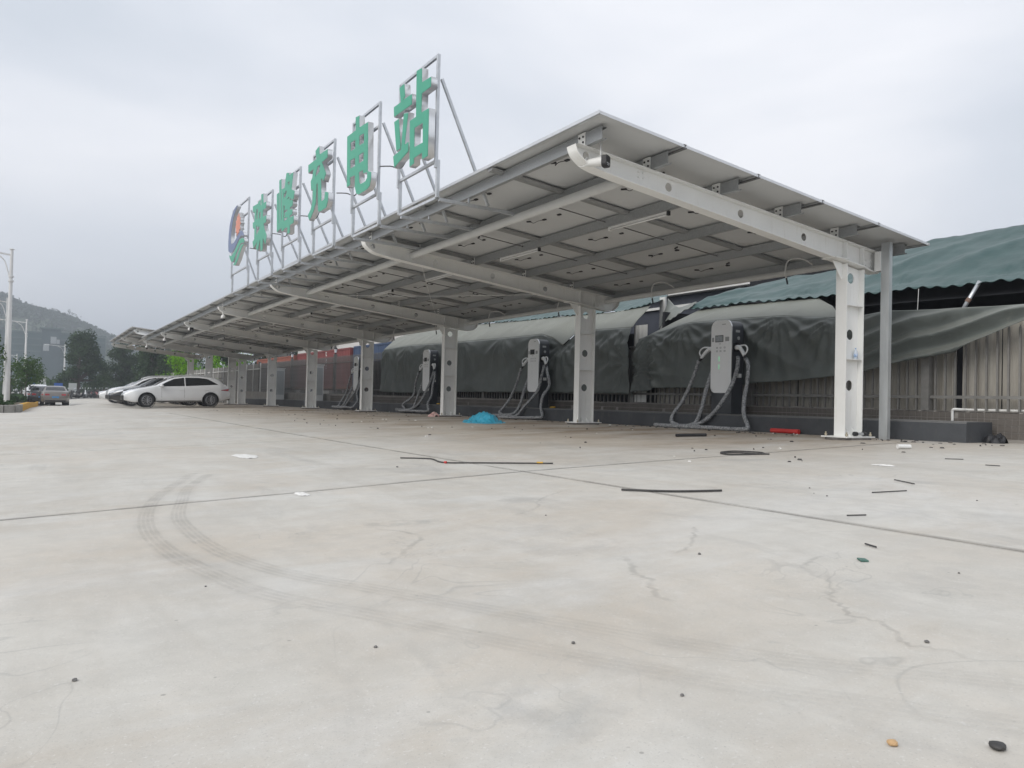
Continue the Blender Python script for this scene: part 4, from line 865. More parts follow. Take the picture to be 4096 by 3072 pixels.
    CL = [(1.45,.62,1.37),(1.4,.74,.98),(1.3,.90,.54),(1.15,1.05,.21),(1.05,.98,.05),(1.0,.75,-.02),(.98,1.3,-.03),(.94,1.36,-.03),(.92,.9,-.03),(1.05,.35,.03),(1.2,.28,.35),(1.4,.33,.79),(1.55,.31,1.15),(1.62,.29,1.25)]
    for P in (CR, CL):
        jit = lambda k, a: a*rr.uniform(-1,1) if seed > 1 and 1 < k < len(P)-3 else 0
        Q = [(x+jit(k,.06), y+dy*(1 if seed == 1 else 1+jit(k,.12)), max(z-.0015*y+jit(k,.03), G(0,y+dy)+.045)) for k, (x, dy, z) in enumerate(P)]
        Q = crom(Q, 9); Q = [(p.x, p.y, max(p.z, G(min(0,p.x), p.y)+.04)) for p in Q]
        rs = [.041*(1+.22*nz3(i*.55, seed*3.7+P[0][1])+.12*nz3(i*1.9, seed)) for i in range(len(Q))]
        b = MB(); b.tube([Vector(p)+off for p in Q], rs, 10); b.build('wrapped_cable', M['wrap'], t, True)
    return t
for i, (y, lb, lit) in enumerate(((3.78,'nearest white charging post with green status lights and wrapped cables',True),(10.78,'second white charging post, left of the nearest one',False),(17.75,'third white charging post between the third and fourth columns',False),(24.8,'fourth white charging post half hidden behind the fourth column',False))):
    charger(y, lb, i+1, lit)
# louvred power cabinets further along
def cabinet(y, label, seed):
    z = PZ(y); t = empty('power_cabinet', (1.35, y, z), 0, label, 'cabinet', 'white power cabinets on the plinth')
    b = MB(); b.box((0,-.42,.003),(.55,.42,1.78)); b.build('body', M['cabinet'], t, bevel=.01)
    b = MB(); b.box((-.02,-.45,1.783),(.58,.45,1.83)); b.build('cap', M['cabinet'], t)
    b = MB(); b.box((.05,-.432,.28),(.50,-.4205,1.66)); d = b.build('door', M['louver'], t)
    for k in range(22):
        q = MB(); q.box((.08,-.441,.33+k*.06),(.47,-.4325,.36+k*.06)); q.build('slat', M['louver'], d)
    b = MB(); b.box((-.008,-.10,1.05),(-.0005,.10,1.5)); b.build('display', M['black'], t)
    for s, e in ((-.3,-1.9),(.2,-1.2)):
        b = MB(); b.tube(crom([(-.02,s,.55),(-.25,s-.35,.2),(-.42,s-.8,-.28),(-.5,e,-.30),(-.35,e+.8,-.30)], 7), .035, 8); b.v = [(x, y_, max(zz, G(0, y+y_)-z+.045)) for x, y_, zz in b.v]; b.build('wrapped_cable', M['wrap'], t, True)
cabinet(30.9, 'white power cabinet with louvred door behind the fifth column', 1)
cabinet(37.9, 'white power cabinet with louvred door behind the sixth column', 2)
# ------------------------------------------------------------------ boundary wall with tiles, picket fence on top
WX = 2.12
def WZ(y): return .425-.0+.004*min(0, 6-y)*0+.0032*max(0, y-6)
wall = MB(); rows = []
ys = [-9+i*.75 for i in range(86)]
for y in ys: rows.append([(WX,y,G(0,y)-.2),(WX,y,WZ(y)-.012),(WX+.012,y,WZ(y)),(WX+.26,y,WZ(y)),(WX+.26,y,G(0,y)-.2)])
wall.grid(rows); wall.add(rows[0], [(0,1,2,3,4)]); wall.add(rows[-1], [(4,3,2,1,0)])
wl_ = wall.build('boundary_wall', M['grout']); tag(wl_, 'low tiled boundary wall behind the charger plinth', 'wall')
TS = .101; b = MB(); b.box((-.006,.005,.005),(.0,TS-.005,TS-.005)); tm = b.mesh('wall_tile'); tm.materials.append(M['tile'])
rest = MB(); cnt = 0; rr = random.Random(4)
for j in range(360):
    y = -3.2+j*TS
    if y > 30: break
    for i in range(4):
        z = .0+i*TS+.012
        if rr.random() < .012 or hypot(y+2.0, (z-.25)*1.4) < .10: continue
        if y < 4.4 and cnt < 298:
            o = link('wall_tile', tm, wl_); o.location = (WX-.0008-rr.random()*.002, y, z); cnt += 1
        else: rest.box((WX-.007,y+.005,z+.005),(WX-.0008,y+TS-.005,z+TS-.005))
tag(rest.build('wall_tiles', M['tile'], wl_), None, None, None, 'stuff')
b = MB()
rr = random.Random(14)
for j in range(120):
    y = -3.4+j*.26; b.box((WX-.015-rr.random()*.01,y,WZ(y)+.002),(WX+.05+rr.random()*.03,y+.2+rr.random()*.05,WZ(y)+.006+rr.random()*.012))
b.build('wall_debris', M['coping'], wl_)['kind'] = 'stuff'

fence = empty('picket_fence', (WX+.1, 0, 0), 0, 'dark grey steel picket fence on the tiled wall, long run behind the chargers', 'fence')
b = MB(); b.box((-.018,-.014,.0),(.018,.014,1.83)); b.add([(-.018,-.014,1.83),(.018,-.014,1.83),(.018,.014,1.83),(-.018,.014,1.83),(0,0,1.91)], [(0,1,4),(1,2,4),(2,3,4),(3,0,4)]); pk = b.mesh('picket'); pk.materials.append(M['fence'])
b = MB(); b.box((-.065,-.065,-.02),(.065,.065,1.92)); b.box((-.085,-.085,1.922),(.085,.085,1.97)); pp = b.mesh('fence_post'); pp.materials.append(M['fence'])
PP = [-3.83+3.73*k for k in range(15)]
for y in PP:
    o = link('fence_post', pp, fence); o.location = (0, y, WZ(y)); o.scale.z = 1 if y > 23 else .72
y = -3.0; n = 0
while y < 45 and n < 296:
    if all(abs(y-q) > .1 for q in PP): o = link('picket', pk, fence); o.location = (0, y, WZ(y)-.01); o.scale.z = 1 if y > 23.2 else .72; n += 1
    y += .162
for a, c in zip(PP, PP[1:]):
    for dz in ((.23, 1.55) if a > 22 else (.23,)):
        b = MB(); b.bar((0,a+.067,WZ(a)+dz),(0,c-.067,WZ(c)+dz),.045,.05); b.build('fence_rail', M['fence'], fence)
# lanterns on two posts
for k, y in ((0, PP[9]), (1, PP[11])):
    t = empty('post_lantern', (WX+.1, y-.02, WZ(y)+1.972), 0, ('black carriage lantern on the fence post in front of the red container','black carriage lantern on a farther fence post')[k], 'lantern', 'lanterns on the fence posts')
    b = MB(); b.lathe([(.05,0),(.03,.03),(.03,.06),(.06,.08)], n=6); b.build('lantern_base', M['black'], t)
    b = MB(); b.lathe([(.055,.08),(.085,.26)], n=6); b.build('lantern_glass', M['lamp'], t)
    b = MB(); b.lathe([(.11,.26),(.09,.30),(.03,.36),(.012,.42)], n=6); b.build('lantern_cap', M['black'], t)
# plain metal hoarding further along
hd = empty('metal_hoarding', (WX+.1, 46, 0), 0, 'grey corrugated metal hoarding continuing the fence towards the lime trees', 'fence')
for k in range(20):
    y = -1.8+k*1.9; b = MB(); rows = []; z1 = 2.40+.001*k; zb = -.55
    rows = [[(.012*(1 if (i//2) % 2 else -1), y+i*1.9/24, z) for i in range(25)] for z in (zb, z1)]
    b.grid(rows); b.build('hoarding_sheet', M['fence'], hd)
    b = MB(); b.box((-.07,y-.03,zb),(-.014,y+.03,z1+.04)); b.build('hoarding_post', M['white2'], hd)
b = MB(); b.bar((-.09,-1.8,2.05),(-.09,36,2.08),.03,.05); b.build('hoarding_rail', M['white2'], hd)

# corrugated sheets standing behind the near fence
cs = empty('corrugated_screen', (2.40, 0, 0), 0, 'weathered beige corrugated sheets standing behind the near fence', 'screen')
def corr(y0, w, z0, z1, seed, lean=0.):
    b = MB(); n = int(w/.0225); rr = random.Random(seed); rows = []
    for z in (z0, (z0+z1)/2, z1):
        r = []
        for i in range(n+1):
            ph = (i % 7); d = -.022 if ph in (0, 1) else (.0 if ph in (3,4,5) else -.004)
            r.append((d+lean*(z-z0)+.006*nz3(i*.1, z*2, seed), y0+w*i/n, z))
        rows.append(r)
    b.grid(rows); return b.build('corrugated_sheet', M['sheet'], cs)
for k, (y0, w, z1) in enumerate(((-5.6,1.1,1.95),(-4.5,1.1,1.95),(-3.4,1.1,1.95),(-2.3,1.1,1.95),(-1.2,.62,1.95),(-.46,.95,1.9),(.5,1.05,1.9),(1.56,1.05,1.9),(2.62,1.05,1.9),(3.68,1.05,1.9),(4.74,1.05,1.9),(5.8,.9,1.8))):
    corr(y0, w-.012, .30, z1, k, (.0,.01,-.005)[k % 3])
b = MB(); rows = [[(-.20+(.012 if (i//2) % 2 else 0), 6.86+i*.5/14, z) for i in range(15)] for z in (.45, 2.37)]; b.grid(rows); b.build('white_sheet', M['bldwhite'], cs)
b = MB(); b.box((.10,-8,-.1),(.12,26,2.0)); b.build('backing_board', M['dark'], cs)
# white pipe along the wall foot
t = MB(); t.tube(crom([(2.09,-.60,.262),(2.09,-.60,.40),(2.085,-.62,.455),(2.13,-.70,.455),(2.29,-.95,.452),(2.30,-2.4,.455),(2.30,-5,.46)], 5), .022, 8)
tag(t.build('water_pipe', M['pvc'], None, True), 'white plastic pipe running along the wall top and down', 'pipe')

# ------------------------------------------------------------------ tarpaulins
def cloth(name, label, top, bot, m, disp, nu=90, nv=30, cat='tarpaulin', group=None, mid=None, scallop=0., sfreq=0., parent=None):
    """surface between two polylines of (x, y, z) sorted along y"""
    def res(P):
        L = [0.]
        for a, c in zip(P, P[1:]): L.append(L[-1]+(Vector(c)-Vector(a)).length)
        out = []
        for i in range(nu+1):
            t = L[-1]*i/nu
            for k in range(len(P)-1):
                if t <= L[k+1]+1e-9:
                    out.append(Vector(P[k]).lerp(Vector(P[k+1]), (t-L[k])/max(1e-9, L[k+1]-L[k]))); break
        return out
    T, B = res(top), res(bot); b = MB(); rows = []
    for j in range(nv+1):
        v = j/nv; r = []
        for i in range(nu+1):
            p = T[i].lerp(B[i], v)
            if mid: p = p+Vector(mid(i/nu, v))
            if scallop and j == nv: p.z += scallop*(.5+.5*sin(p.y*sfreq))
            d = disp(i/nu, v, p); r.append(p+Vector(d) if isinstance(d, tuple) else p+Vector((-d, 0, d*.2)))
        rows.append(r)
    b.grid(rows); o = b.build(name, m, parent, True)
    s = o.modifiers.new('thickness', 'SOLIDIFY'); s.thickness = .006; s.offset = 0
    if label: tag(o, label, cat, group)
    return o
def ridge(t): return 1-abs(2*(t-math.floor(t))-1)
def folds(p, ang, freq, amp, seed=0., warp=.35):
    q = (p.y*cos(ang)+p.z*sin(ang))*freq+warp*nz3(p.y*.9+seed, p.z*.9, seed)*freq*.5
    k = max(0, nz3(p.y*.7+seed*2, p.z*.7, 4.1)+.35)
    return amp*k*(ridge(q)**2)+amp*.4*nz3(p.y*2.3, p.z*2.3, seed)
def radial(p, hangs, amp, n=9., fall=.8):
    """folds fanning out from the points a sheet hangs from"""
    d = 0.
    for k, (hy, hz_) in enumerate(hangs):
        dy, dz = p.y-hy, hz_-p.z; r = hypot(dy, dz)
        if r < .02: continue
        th = atan2(dy, dz+.02); d += amp*math.exp(-r/fall)*min(1, r/.25)*(ridge(th*n/6.28+k*.37+.15*nz3(p.y, p.z, k))**1.5)
    return d
TG = 'tarpaulins over the shed beyond the fence'
cR = [(6.95,2.0),(6.6,2.07),(5.4,2.27),(3.75,2.26),(2.75,2.235),(1.5,2.10),(.95,2.11),(.5,2.15),(-.4,2.1),(-1.65,2.065),(-3.2,2.0)]
bR = [(7.15,.55),(6.9,.66),(6.4,.76),(4.56,.79),(3.77,.835),(1.5,.99),(.93,1.08),(-.68,1.36),(-1.69,1.80),(-3.2,1.86)]
HR = [(6.6,2.1),(5.4,2.3),(3.9,2.3),(2.75,2.27),(1.5,2.12),(.5,2.18),(-.6,2.12),(-1.7,2.1),(-2.4,2.05),(6.9,1.2)]
def gR(u, v, p):
    d = radial(p, HR, .17 if p.y > 1 else .07, 17, .75)+.10*(nz3(p.y*.8, p.z*1.1, 2.)+.4)+folds(p, radians(112), 1.4, .09, 1.3)
    if p.y < 1.8:
        q = (p.y*cos(radians(66))+p.z*sin(radians(66)))*(3.0+.5*max(0, -p.y))+.35*nz3(p.y*.5, p.z*.8, 9.)
        w = sst((1.8-p.y)/1.3); d = d*(1-w)+w*(.05*nz3(p.y*.8, p.z*.9, 3.)+.02*nz3(p.y*4, p.z*4, 1.)+.15*ridge(q)**1.6)
    if p.y > 6: d += .12*sin((p.y-6)*9)*v*min(1, (p.y-6)*2)
    return d*(.12+.88*min(1, v*3.5))
cloth('tarpaulin', 'dark grey green tarpaulin hanging on the fence behind the nearest charger', [(2.02,y,z) for y, z in cR], [(1.98,y,z) for y, z in bR], M['greytarp'], gR, 190, 44, group=TG)
kt = [(2.95,5.78,2.73),(2.9,4.6,2.70),(2.88,3.1,2.67),(2.85,2.5,2.64),(2.45,1.9,2.40),(2.05,1.45,2.12)]
kb = [(2.02,6.62,2.075),(2.02,5.4,2.275),(2.02,3.75,2.265),(2.02,2.75,2.24),(2.03,2.0,2.155),(2.03,1.42,2.105)]
cloth('tarpaulin', 'faded khaki tarpaulin sloping back above the nearest charger', kt, kb, M['khaki'], lambda u, v, p: (-.02*nz3(p.y*1.5, p.x*2), 0, folds(p, .4, 1.1, .035, 8)*sin(pi*v)), 90, 20, group=TG)
sR = [(2.8,6.0,2.70),(2.8,5.76,2.70),(2.8,4.6,2.695),(2.8,3.1,2.664),(2.8,2.06,2.62),(2.8,.59,2.595),(2.8,-.37,2.545),(2.8,-1.32,2.536),(2.8,-3.4,2.5)]
tR = [(3.1,6.12,2.88),(3.7,6.3,3.14),(4.5,6.2,3.37),(5.2,5.85,3.58),(5.7,5.2,3.72),(6,4.3,3.80),(6,3.1,4.0),(6,2.0,4.15),(6,.13,4.14),(6,-3.4,4.12)]
def dR(u, v, p):
    q = Vector((0, p.y, p.x*.6)); z = .09*(ridge(p.y*.55+p.x*.35+.5*nz3(p.y*.5, p.x*.5))**2)*sin(pi*min(1, v*1.15))+.05*nz3(p.y*1.6, p.x*1.2)+.02*nz3(p.y*5, p.x*4)
    for hy in (-1.1, -.75, 1.15, 3.3, 5.0):               # pinned points along the lower hem
        r = hypot(p.y-hy, (v-.80)*3.4); z -= .055*math.exp(-r/.22)
        th = atan2(p.y-hy, (v-.80)*3.4); z += .03*math.exp(-r/.6)*ridge(th*1.6)
    z -= .03*math.exp(-((v-.80)/.05)**2)
    return (0, 0, z)
cloth('tarpaulin', 'large teal tarpaulin covering the corrugated shed roof at the right edge', tR, sR, M['teal'], dR, 330, 34, group=TG, scallop=.045, sfreq=2*pi/.26)
cL = [(23.2,2.30),(22.9,2.44),(20.3,2.475),(17.5,2.41),(13.2,2.365),(11.2,2.365),(10.6,2.22),(10.1,1.98),(9.6,2.25),(9.2,2.34),(7.25,2.305)]
bL = [(23.0,.62),(22.4,.59),(20.2,.60),(17.8,.58),(15.75,.64),(11.8,.65),(8.4,.635),(7.1,.63)]
HL = [(22.6,2.5),(20.6,2.5),(18.6,2.45),(16,2.42),(13.4,2.4),(11.3,2.4),(10.1,2.02),(9.2,2.37),(8.0,2.35),(7.3,2.33),(7.2,1.4)]
def gL(u, v, p):
    d = radial(p, HL, .12, 13, .95)+.10*(nz3(p.y*.6, p.z*1.1, 6.)+.4)+folds(p, radians(100), .8, .08, 3.1)
    if p.y < 9.8: d += folds(p, radians(50), 1.9, .11, 7.)
    if p.y > 21: d += .05*sin(p.y*6)*sin(pi*v)
    return d*(.12+.88*min(1, v*3.5))
cloth('tarpaulin', 'long dark grey green tarpaulin hanging on the fence behind the second and third chargers', [(2.02,y,z) for y, z in cL], [(1.98,y,z) for y, z in bL], M['greytarp'], gL, 230, 40, group=TG)
ktL = [(2.85,23.6,3.0),(2.9,20,3.07),(2.9,16.7,3.10),(2.9,13.7,3.02),(2.9,11.3,2.98),(2.9,9.0,2.91),(2.9,7.55,2.95)]
kbL = [(2.02,23.1,2.42),(2.02,20.3,2.48),(2.02,17.5,2.415),(2.02,13.2,2.37),(2.02,11.2,2.37),(1.99,10.6,2.225),(1.97,10.1,1.985),(1.99,9.6,2.255),(2.02,9.2,2.345),(2.02,7.22,2.31)]
cloth('tarpaulin', 'pale faded tarpaulin sloping back above the second and third chargers', ktL, kbL, M['khaki'], lambda u, v, p: (-folds(p, .5, .6, .04, 9)*sin(pi*v), 0, folds(p, .5, .6, .05, 9)*sin(pi*v)), 200, 20, group=TG)
sL = [(2.85,17.5,3.13),(2.85,15.8,3.07),(2.85,13.66,3.0),(2.85,11.35,2.96),(2.85,9.2,2.91),(2.85,8.4,2.88),(2.85,7.5,2.98)]
tL = [(5.6,17.5,3.95),(5.6,15.8,3.92),(5.6,13.6,3.86),(5.6,11.3,3.82),(5.2,9.6,3.70),(4.6,8.7,3.52),(3.6,7.75,3.22)]
cloth('tarpaulin', 'teal tarpaulin strip along the roof edge above the second charger', tL, sL, M['teal'], lambda u, v, p: (0, 0, .05*nz3(p.y*2.2, p.x*2)+.02*nz3(p.y*6, p.x*5)), 220, 22, group=TG, scallop=.035, sfreq=2*pi/.24)
cloth('tarpaulin', 'pale tarpaulin roof behind the farthest charger bays', [(5.6,24.5,4.1),(5.6,21,4.1),(5.6,17.5,3.97)], [(2.9,23.9,3.0),(2.92,20,3.065),(2.92,17.5,3.085)], M['khaki'], lambda u, v, p: (0, 0, .04*nz3(p.y*1.4, p.x*1.5)), 60, 14, group=TG)
cloth('tarpaulin', 'torn dark tarpaulin sagging across the gap between the two sheds', [(3.5,7.5,3.18),(3.3,7.1,2.96),(3.1,6.7,2.84),(3.0,6.25,2.88),(3.0,6.0,2.92)], [(3.1,7.5,2.15),(2.95,7.1,2.5),(2.85,6.7,2.52),(2.8,6.3,2.66),(2.85,6.02,2.76)], M['greytarp'], lambda u, v, p: folds(p, 1.2, 2.2, .06, 6.6), 60, 24, group=TG, scallop=.04, sfreq=2*pi/.22)
# shed frames under the tarpaulins: dark hollow seen through the gap, roof slope, back
sh = empty('open_shed', (4.4, 0, 0), 0, 'dark open sided shed under the teal tarpaulin at the right', 'shed')
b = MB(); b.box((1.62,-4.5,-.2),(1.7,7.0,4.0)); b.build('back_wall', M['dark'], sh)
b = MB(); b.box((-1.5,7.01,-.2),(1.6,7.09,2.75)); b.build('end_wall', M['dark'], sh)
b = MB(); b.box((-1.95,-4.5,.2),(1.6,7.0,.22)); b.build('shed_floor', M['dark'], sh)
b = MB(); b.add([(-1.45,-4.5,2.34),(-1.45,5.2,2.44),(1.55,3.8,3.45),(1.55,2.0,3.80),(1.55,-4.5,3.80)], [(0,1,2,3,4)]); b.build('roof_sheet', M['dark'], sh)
b = MB(); b.tube([(-1.75,-.40,2.05),(-1.55,-.62,2.62)], .033, 10); q = b.build('prop_pole', M['galvtube'], sh, True)
b = MB(); b.tube([(-1.675,-.48,2.27),(-1.65,-.51,2.33)], .042, 10); b.build('pole_clamp', M['rust'], q)
b = MB(); b.tube([(-1.6,.42,2.1),(-1.6,.40,2.6)], .006, 5); b.build('hanging_wire', M['pvc'], sh)
sl_ = empty('open_shed', (4.4, 15, 0), 0, 'long shed hidden under the pale tarpaulins', 'shed')
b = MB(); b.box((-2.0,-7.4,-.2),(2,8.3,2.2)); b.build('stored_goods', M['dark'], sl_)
b = MB(); b.box((-.9,-7.35,2.3),(-.84,-7.15,3.25)); b.build('roof_post', M['white2'], sl_)
# dark roofed warehouse behind
wh = empty('warehouse', (9, 10, 0), 0, 'dark roofed warehouse with white trim behind the sheds', 'building')
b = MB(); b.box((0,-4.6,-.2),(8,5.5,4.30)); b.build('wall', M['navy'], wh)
b = MB(); b.box((-.12,-4.7,3.86),(-.002,5.6,3.95)); b.build('trim', M['bldwhite'], wh)
b = MB(); b.box((-.3,-4.9,4.303),(8.2,5.8,4.42)); b.build('roof', M['bldwhite'], wh)
b = MB(); b.add([(-5.3,-3.6,2.95),(-3.6,-3.1,3.1),(-1.5,-2.8,3.28),(-3.4,-4.3,3.1)], [(0,1,2,3)]); b.build('white_sheet', M['bldwhite'], wh)

# ------------------------------------------------------------------ containers and white building beyond the fence
def container(loc, Lg, Hh, m, label, n):
    t = empty('shipping_container', loc, 0, label, 'container', 'shipping containers beyond the fence')
    b = MB(); rows = []; k = int(Lg/.07)
    rows = [[(.0 if (i % 4) < 2 else -.035, Lg*i/k, z) for i in range(k+1)] for z in (.12, Hh-.1)]
    b.grid(rows); b.box((.04,0,.1),(2.4,Lg,Hh-.08)); b.build('container_side', m, t)
    for z in (0, Hh-.12):
        q = MB(); q.box((-.05,-.05,z),(2.42,Lg+.05,z+.12)); q.build('frame_rail', m, t)
    for yy in (-.06, Lg-.06):
        q = MB(); q.box((-.055,yy,.121),(.10,yy+.12,Hh-.121)); q.build('corner_post', m, t)
    return t
ra = container((7.0,40.6,1.02), 11.6, 2.55, M['red'], 'dark red shipping container behind the fence with white letters down its side', 1)
rb = container((7.0,53.2,1.0), 11.6, 2.5, M['orange'], 'faded red shipping container farther left behind the fence', 2)
bc = container((7.0,27.9,1.0), 12.0, 2.6, M['blu'], 'blue shipping container between the red one and the tarpaulin', 3)
for ch, z, s in (('t',2.14,.62),('e',1.66,.62),('x',1.25,.5)):
    cu = bpy.data.curves.new('lettering', 'FONT'); cu.body = ch; cu.size = s; cu.extrude = .004; cu.offset = .012
    o = bpy.data.objects.new('lettering', cu); COL.objects.link(o); dg = bpy.context.evaluated_depsgraph_get(); dg.update()
    me = bpy.data.meshes.new_from_object(o.evaluated_get(dg)); bpy.data.objects.remove(o); me.materials.clear(); me.materials.append(M['bldwhite'])
    w = max(v.co.x for v in me.vertices)
    me.transform(Matrix(((0,0,1,-.045),(-1,0,0,4.75+w/2),(0,1,0,z),(0,0,0,1)))); link('lettering', me, ra)
tr = empty('flatbed_trailer', (6.9,40.4,0), 0, 'orange trailer chassis under the red container', 'trailer')
b = MB(); b.box((-.1,0,.78),(2.3,12,1.0)); b.build('chassis', M['orange'], tr)
for y in (1.2, 2.6, 9.5, 10.8):
    b = MB(); b.lathe([(.2,-.12),(.45,-.12),(.47,0),(.45,.12),(.2,.12)], (.25,y,.33), 14, 'x'); b.build('wheel', M['rubber'], tr, auto=40)
for k, (x, y, y2, z) in enumerate(((13,44,60,5.6),(14,60,76,5.4))):
    t = empty('white_building', (x, y, 0), 0, ('plain white building above the red container','plain white building above the faded red container')[k], 'building')
    b = MB(); b.box((0,0,-.3),(8,y2-y,z)); b.build('wall', M['bldwhite'], t)
    b = MB(); b.box((-.25,3.5,-.3),(-.005,4.6,z)); b.build('pier', M['wallplaster'], t)
    b = MB(); b.box((-.3,-.3,z+.003),(8.3,y2-y+.3,z+.2)); b.build('roof', M['bldwhite'], t)
# ------------------------------------------------------------------ vehicles
def sect(top, x, W, L, front_w=.74, rear_w=.86, belt=.93):
    zt = poly_at(top, x); pl_ = 1.0
    if x < .55: pl_ = lerp(front_w, 1, sst(x/.55)**.7)
    if x > L-.5: pl_ = lerp(1, rear_w, sst((x-L+.5)/.5))
    zb = .24 if .45 < x < L-.45 else lerp(.24, .34, sst((.45-x)/.45 if x < .45 else (x-L+.45)/.45))
    w = W/2*pl_; bl = belt+.02*(x/L)
    if zt > bl+.12:
        k = min(1, (zt-bl)/.5); wr = w*lerp(.93, .70, k)
        P = [(0,zb),(w*.80,zb),(w*.96,zb+.10),(w*1.0,.55),(w*.985,.75),(w*.955,bl),(lerp(w*.955,wr,.55),lerp(bl,zt-.05,.55)),(wr,zt-.06),(wr*.80,zt-.012),(wr*.4,zt),(0,zt+.004)]
    else:
        q = zt-.05
        P = [(0,zb),(w*.80,zb),(w*.96,zb+.10),(w*1.0,min(.55,lerp(zb,q,.5))),(w*.99,lerp(.55,q,.55)),(w*.96,q-.02),(w*.92,q+.02),(w*.82,zt-.012),(w*.62,zt-.002),(w*.3,zt+.006),(0,zt+.008)]
    return P
def car(name, label, group, loc, rz, top, L, W, paint, wheels, wr, side_win, wind, rear, mir=True, roofrail=False, grille='dark', spoiler=False, detail=True, belt=.93):
    t = empty(name, loc, rz, label, 'car', group)
    NS = 74; xs = [L*i/NS for i in range(NS+1)]
    S = []
    for x in xs:
        P = sect(top, x, W, L, belt=belt); S.append([(p.x, p.y) for p in crom([(a, c, 0) for a, c in P], 3)])
    ns = len(S[0]); V = []; idx = {}
    bm = bmesh.new()
    for side in (1, -1):
        g = []
        for i, x in enumerate(xs): g.append([bm.verts.new((x, side*S[i][j][0], S[i][j][1])) for j in range(ns)])
        for i in range(NS):
            for j in range(ns-1): bm.faces.new((g[i][j], g[i+1][j], g[i+1][j+1], g[i][j+1]))
        for i in (0, NS):
            c = bm.verts.new((xs[i]+(-.03 if i == 0 else .03), 0, .55))
            for j in range(ns-1): bm.faces.new((g[i][j], g[i][j+1], c))
    bmesh.ops.remove_doubles(bm, verts=bm.verts, dist=.0005)
    AR = wr+.05
    kill = [f for f in bm.faces if any((f.calc_center_median().x-wx)**2+(f.calc_center_median().z-wr)**2 < AR*AR for wx in wheels) and abs(f.calc_center_median().y) > W*.28]
    bmesh.ops.delete(bm, geom=kill, context='FACES')
    for v in bm.verts:
        if v.is_boundary and abs(v.co.y) > W*.3:
            wx = min(wheels, key=lambda q: abs(q-v.co.x)); d = Vector((v.co.x-wx, v.co.z-wr))
            if .6*AR < d.length < 1.35*AR and v.co.z > .26: d = d.normalized()*AR; v.co.x = wx+d.x; v.co.z = wr+d.y
    bmesh.ops.recalc_face_normals(bm, faces=bm.faces); me = bpy.data.meshes.new('body'); bm.to_mesh(me); bm.free()
    me.polygons.foreach_set('use_smooth', [True]*len(me.polygons)); me.set_sharp_from_angle(angle=radians(50)); me.materials.append(paint); body = link('body', me, t)
    def Wd(x, z):
        P = sect(top, x, W, L, belt=belt); P = [(p.x, p.y) for p in crom([(a, c, 0) for a, c in P], 3)]
        best = 0
        for (a, c), (a2, c2) in zip(P, P[1:]):
            if min(c, c2) <= z <= max(c, c2) and abs(c2-c) > 1e-5: best = max(best, lerp(a, a2, (z-c)/(c2-c)))
        return best
    def Zt(x, y):
        P = sect(top, x, W, L, belt=belt); P = [(p.x, p.y) for p in crom([(a, c, 0) for a, c in P], 3)][-13:]
        for (a, c), (a2, c2) in zip(P, P[1:]):
            if a2 <= abs(y) <= a: return lerp(c, c2, (a-abs(y))/max(1e-6, a-a2))
        return P[0][1]
    def side(nm, lowP, upP, m, off=.008, n=18, par=t):
        for s in (1, -1):
            b = MB(); xa = max(lowP[0][0], upP[0][0])*0+min(lowP[0][0], upP[0][0]); xb = max(lowP[-1][0], upP[-1][0]); rows = []
            for i in range(n+1):
                x = lerp(xa, xb, i/n); z0 = poly_at(lowP, x); z1 = max(z0+.002, poly_at(upP, x))
                rows.append([(x, s*(Wd(x, lerp(z0, z1, k/5))+off), lerp(z0, z1, k/5)) for k in range(6)])
            b.grid(rows); b.build(nm, m, par, True)
    for lowP, upP in side_win: side('side_window', lowP, upP, M['glass'])
    for nm, (xa, xb, ka, kb) in (('windscreen', wind), ('rear_window', rear)):
        b = MB(); rows = []
        for i in range(11):
            x = lerp(xa, xb, i/10); hw = lerp(ka, kb, i/10); rows.append([(x, hw*(k/5-1), Zt(x, hw*(k/5-1))+.010) for k in range(11)])
        b.grid(rows); b.build(nm, M['glass'], t, True)
    # wheels
    for wx in wheels:
        for s in (1, -1):
            b = MB(); b.lathe([(wr*.66,-.08),(wr*.70,-.10),(wr*.93,-.105),(wr,-.07),(wr,.07),(wr*.93,.105),(wr*.70,.10),(wr*.66,.08)], n=26, axis='y'); b.f = b.f[:-2]; b.m = b.m[:-2]; b.v = [(x+wx, y+s*(W/2-.115), z+wr) for x, y, z in b.v]; w_ = b.build('wheel', M['rubber'], t, auto=40)
            b = MB(); b.lathe([(wr*.66,-.06),(wr*.68,.095),(wr*.61,.10),(wr*.595,.03)] if s > 0 else [(wr*.595,-.03),(wr*.61,-.10),(wr*.68,-.095),(wr*.66,.06)], n=26, axis='y'); b.f = b.f[:-2]; b.m = b.m[:-2]
            for k in range(10):
                a = 2*pi*k/10
                for da in (-.09, .09): b.bar((0,s*.07,0),(wr*.62*cos(a+da),s*.085,wr*.62*sin(a+da)),.018,.02)
            b.lathe([(.05,s*.06-.01),(.05,s*.06+.025)], n=10, axis='y')
            b.v = [(x+wx, y+s*(W/2-.115), z+wr) for x, y, z in b.v]; b.build('rim', M['rim'], w_)
            b = MB(); b.lathe([(wr*.63,-.01),(wr*.63,.01)], n=20, axis='y'); b.v = [(x+wx, y+s*(W/2-.115), z+wr) for x, y, z in b.v]; b.build('wheel_back', M['black'], w_)
            b = MB(); b.lathe([(AR-.01,-.2),(AR-.01,.05)], n=24, axis='y'); b.v = [(x+wx, y+s*(W/2-.16), z+wr) for x, y, z in b.v]; b.f = b.f[:-2]; b.m = b.m[:-2]; b.build('arch_liner', M['black'], t)
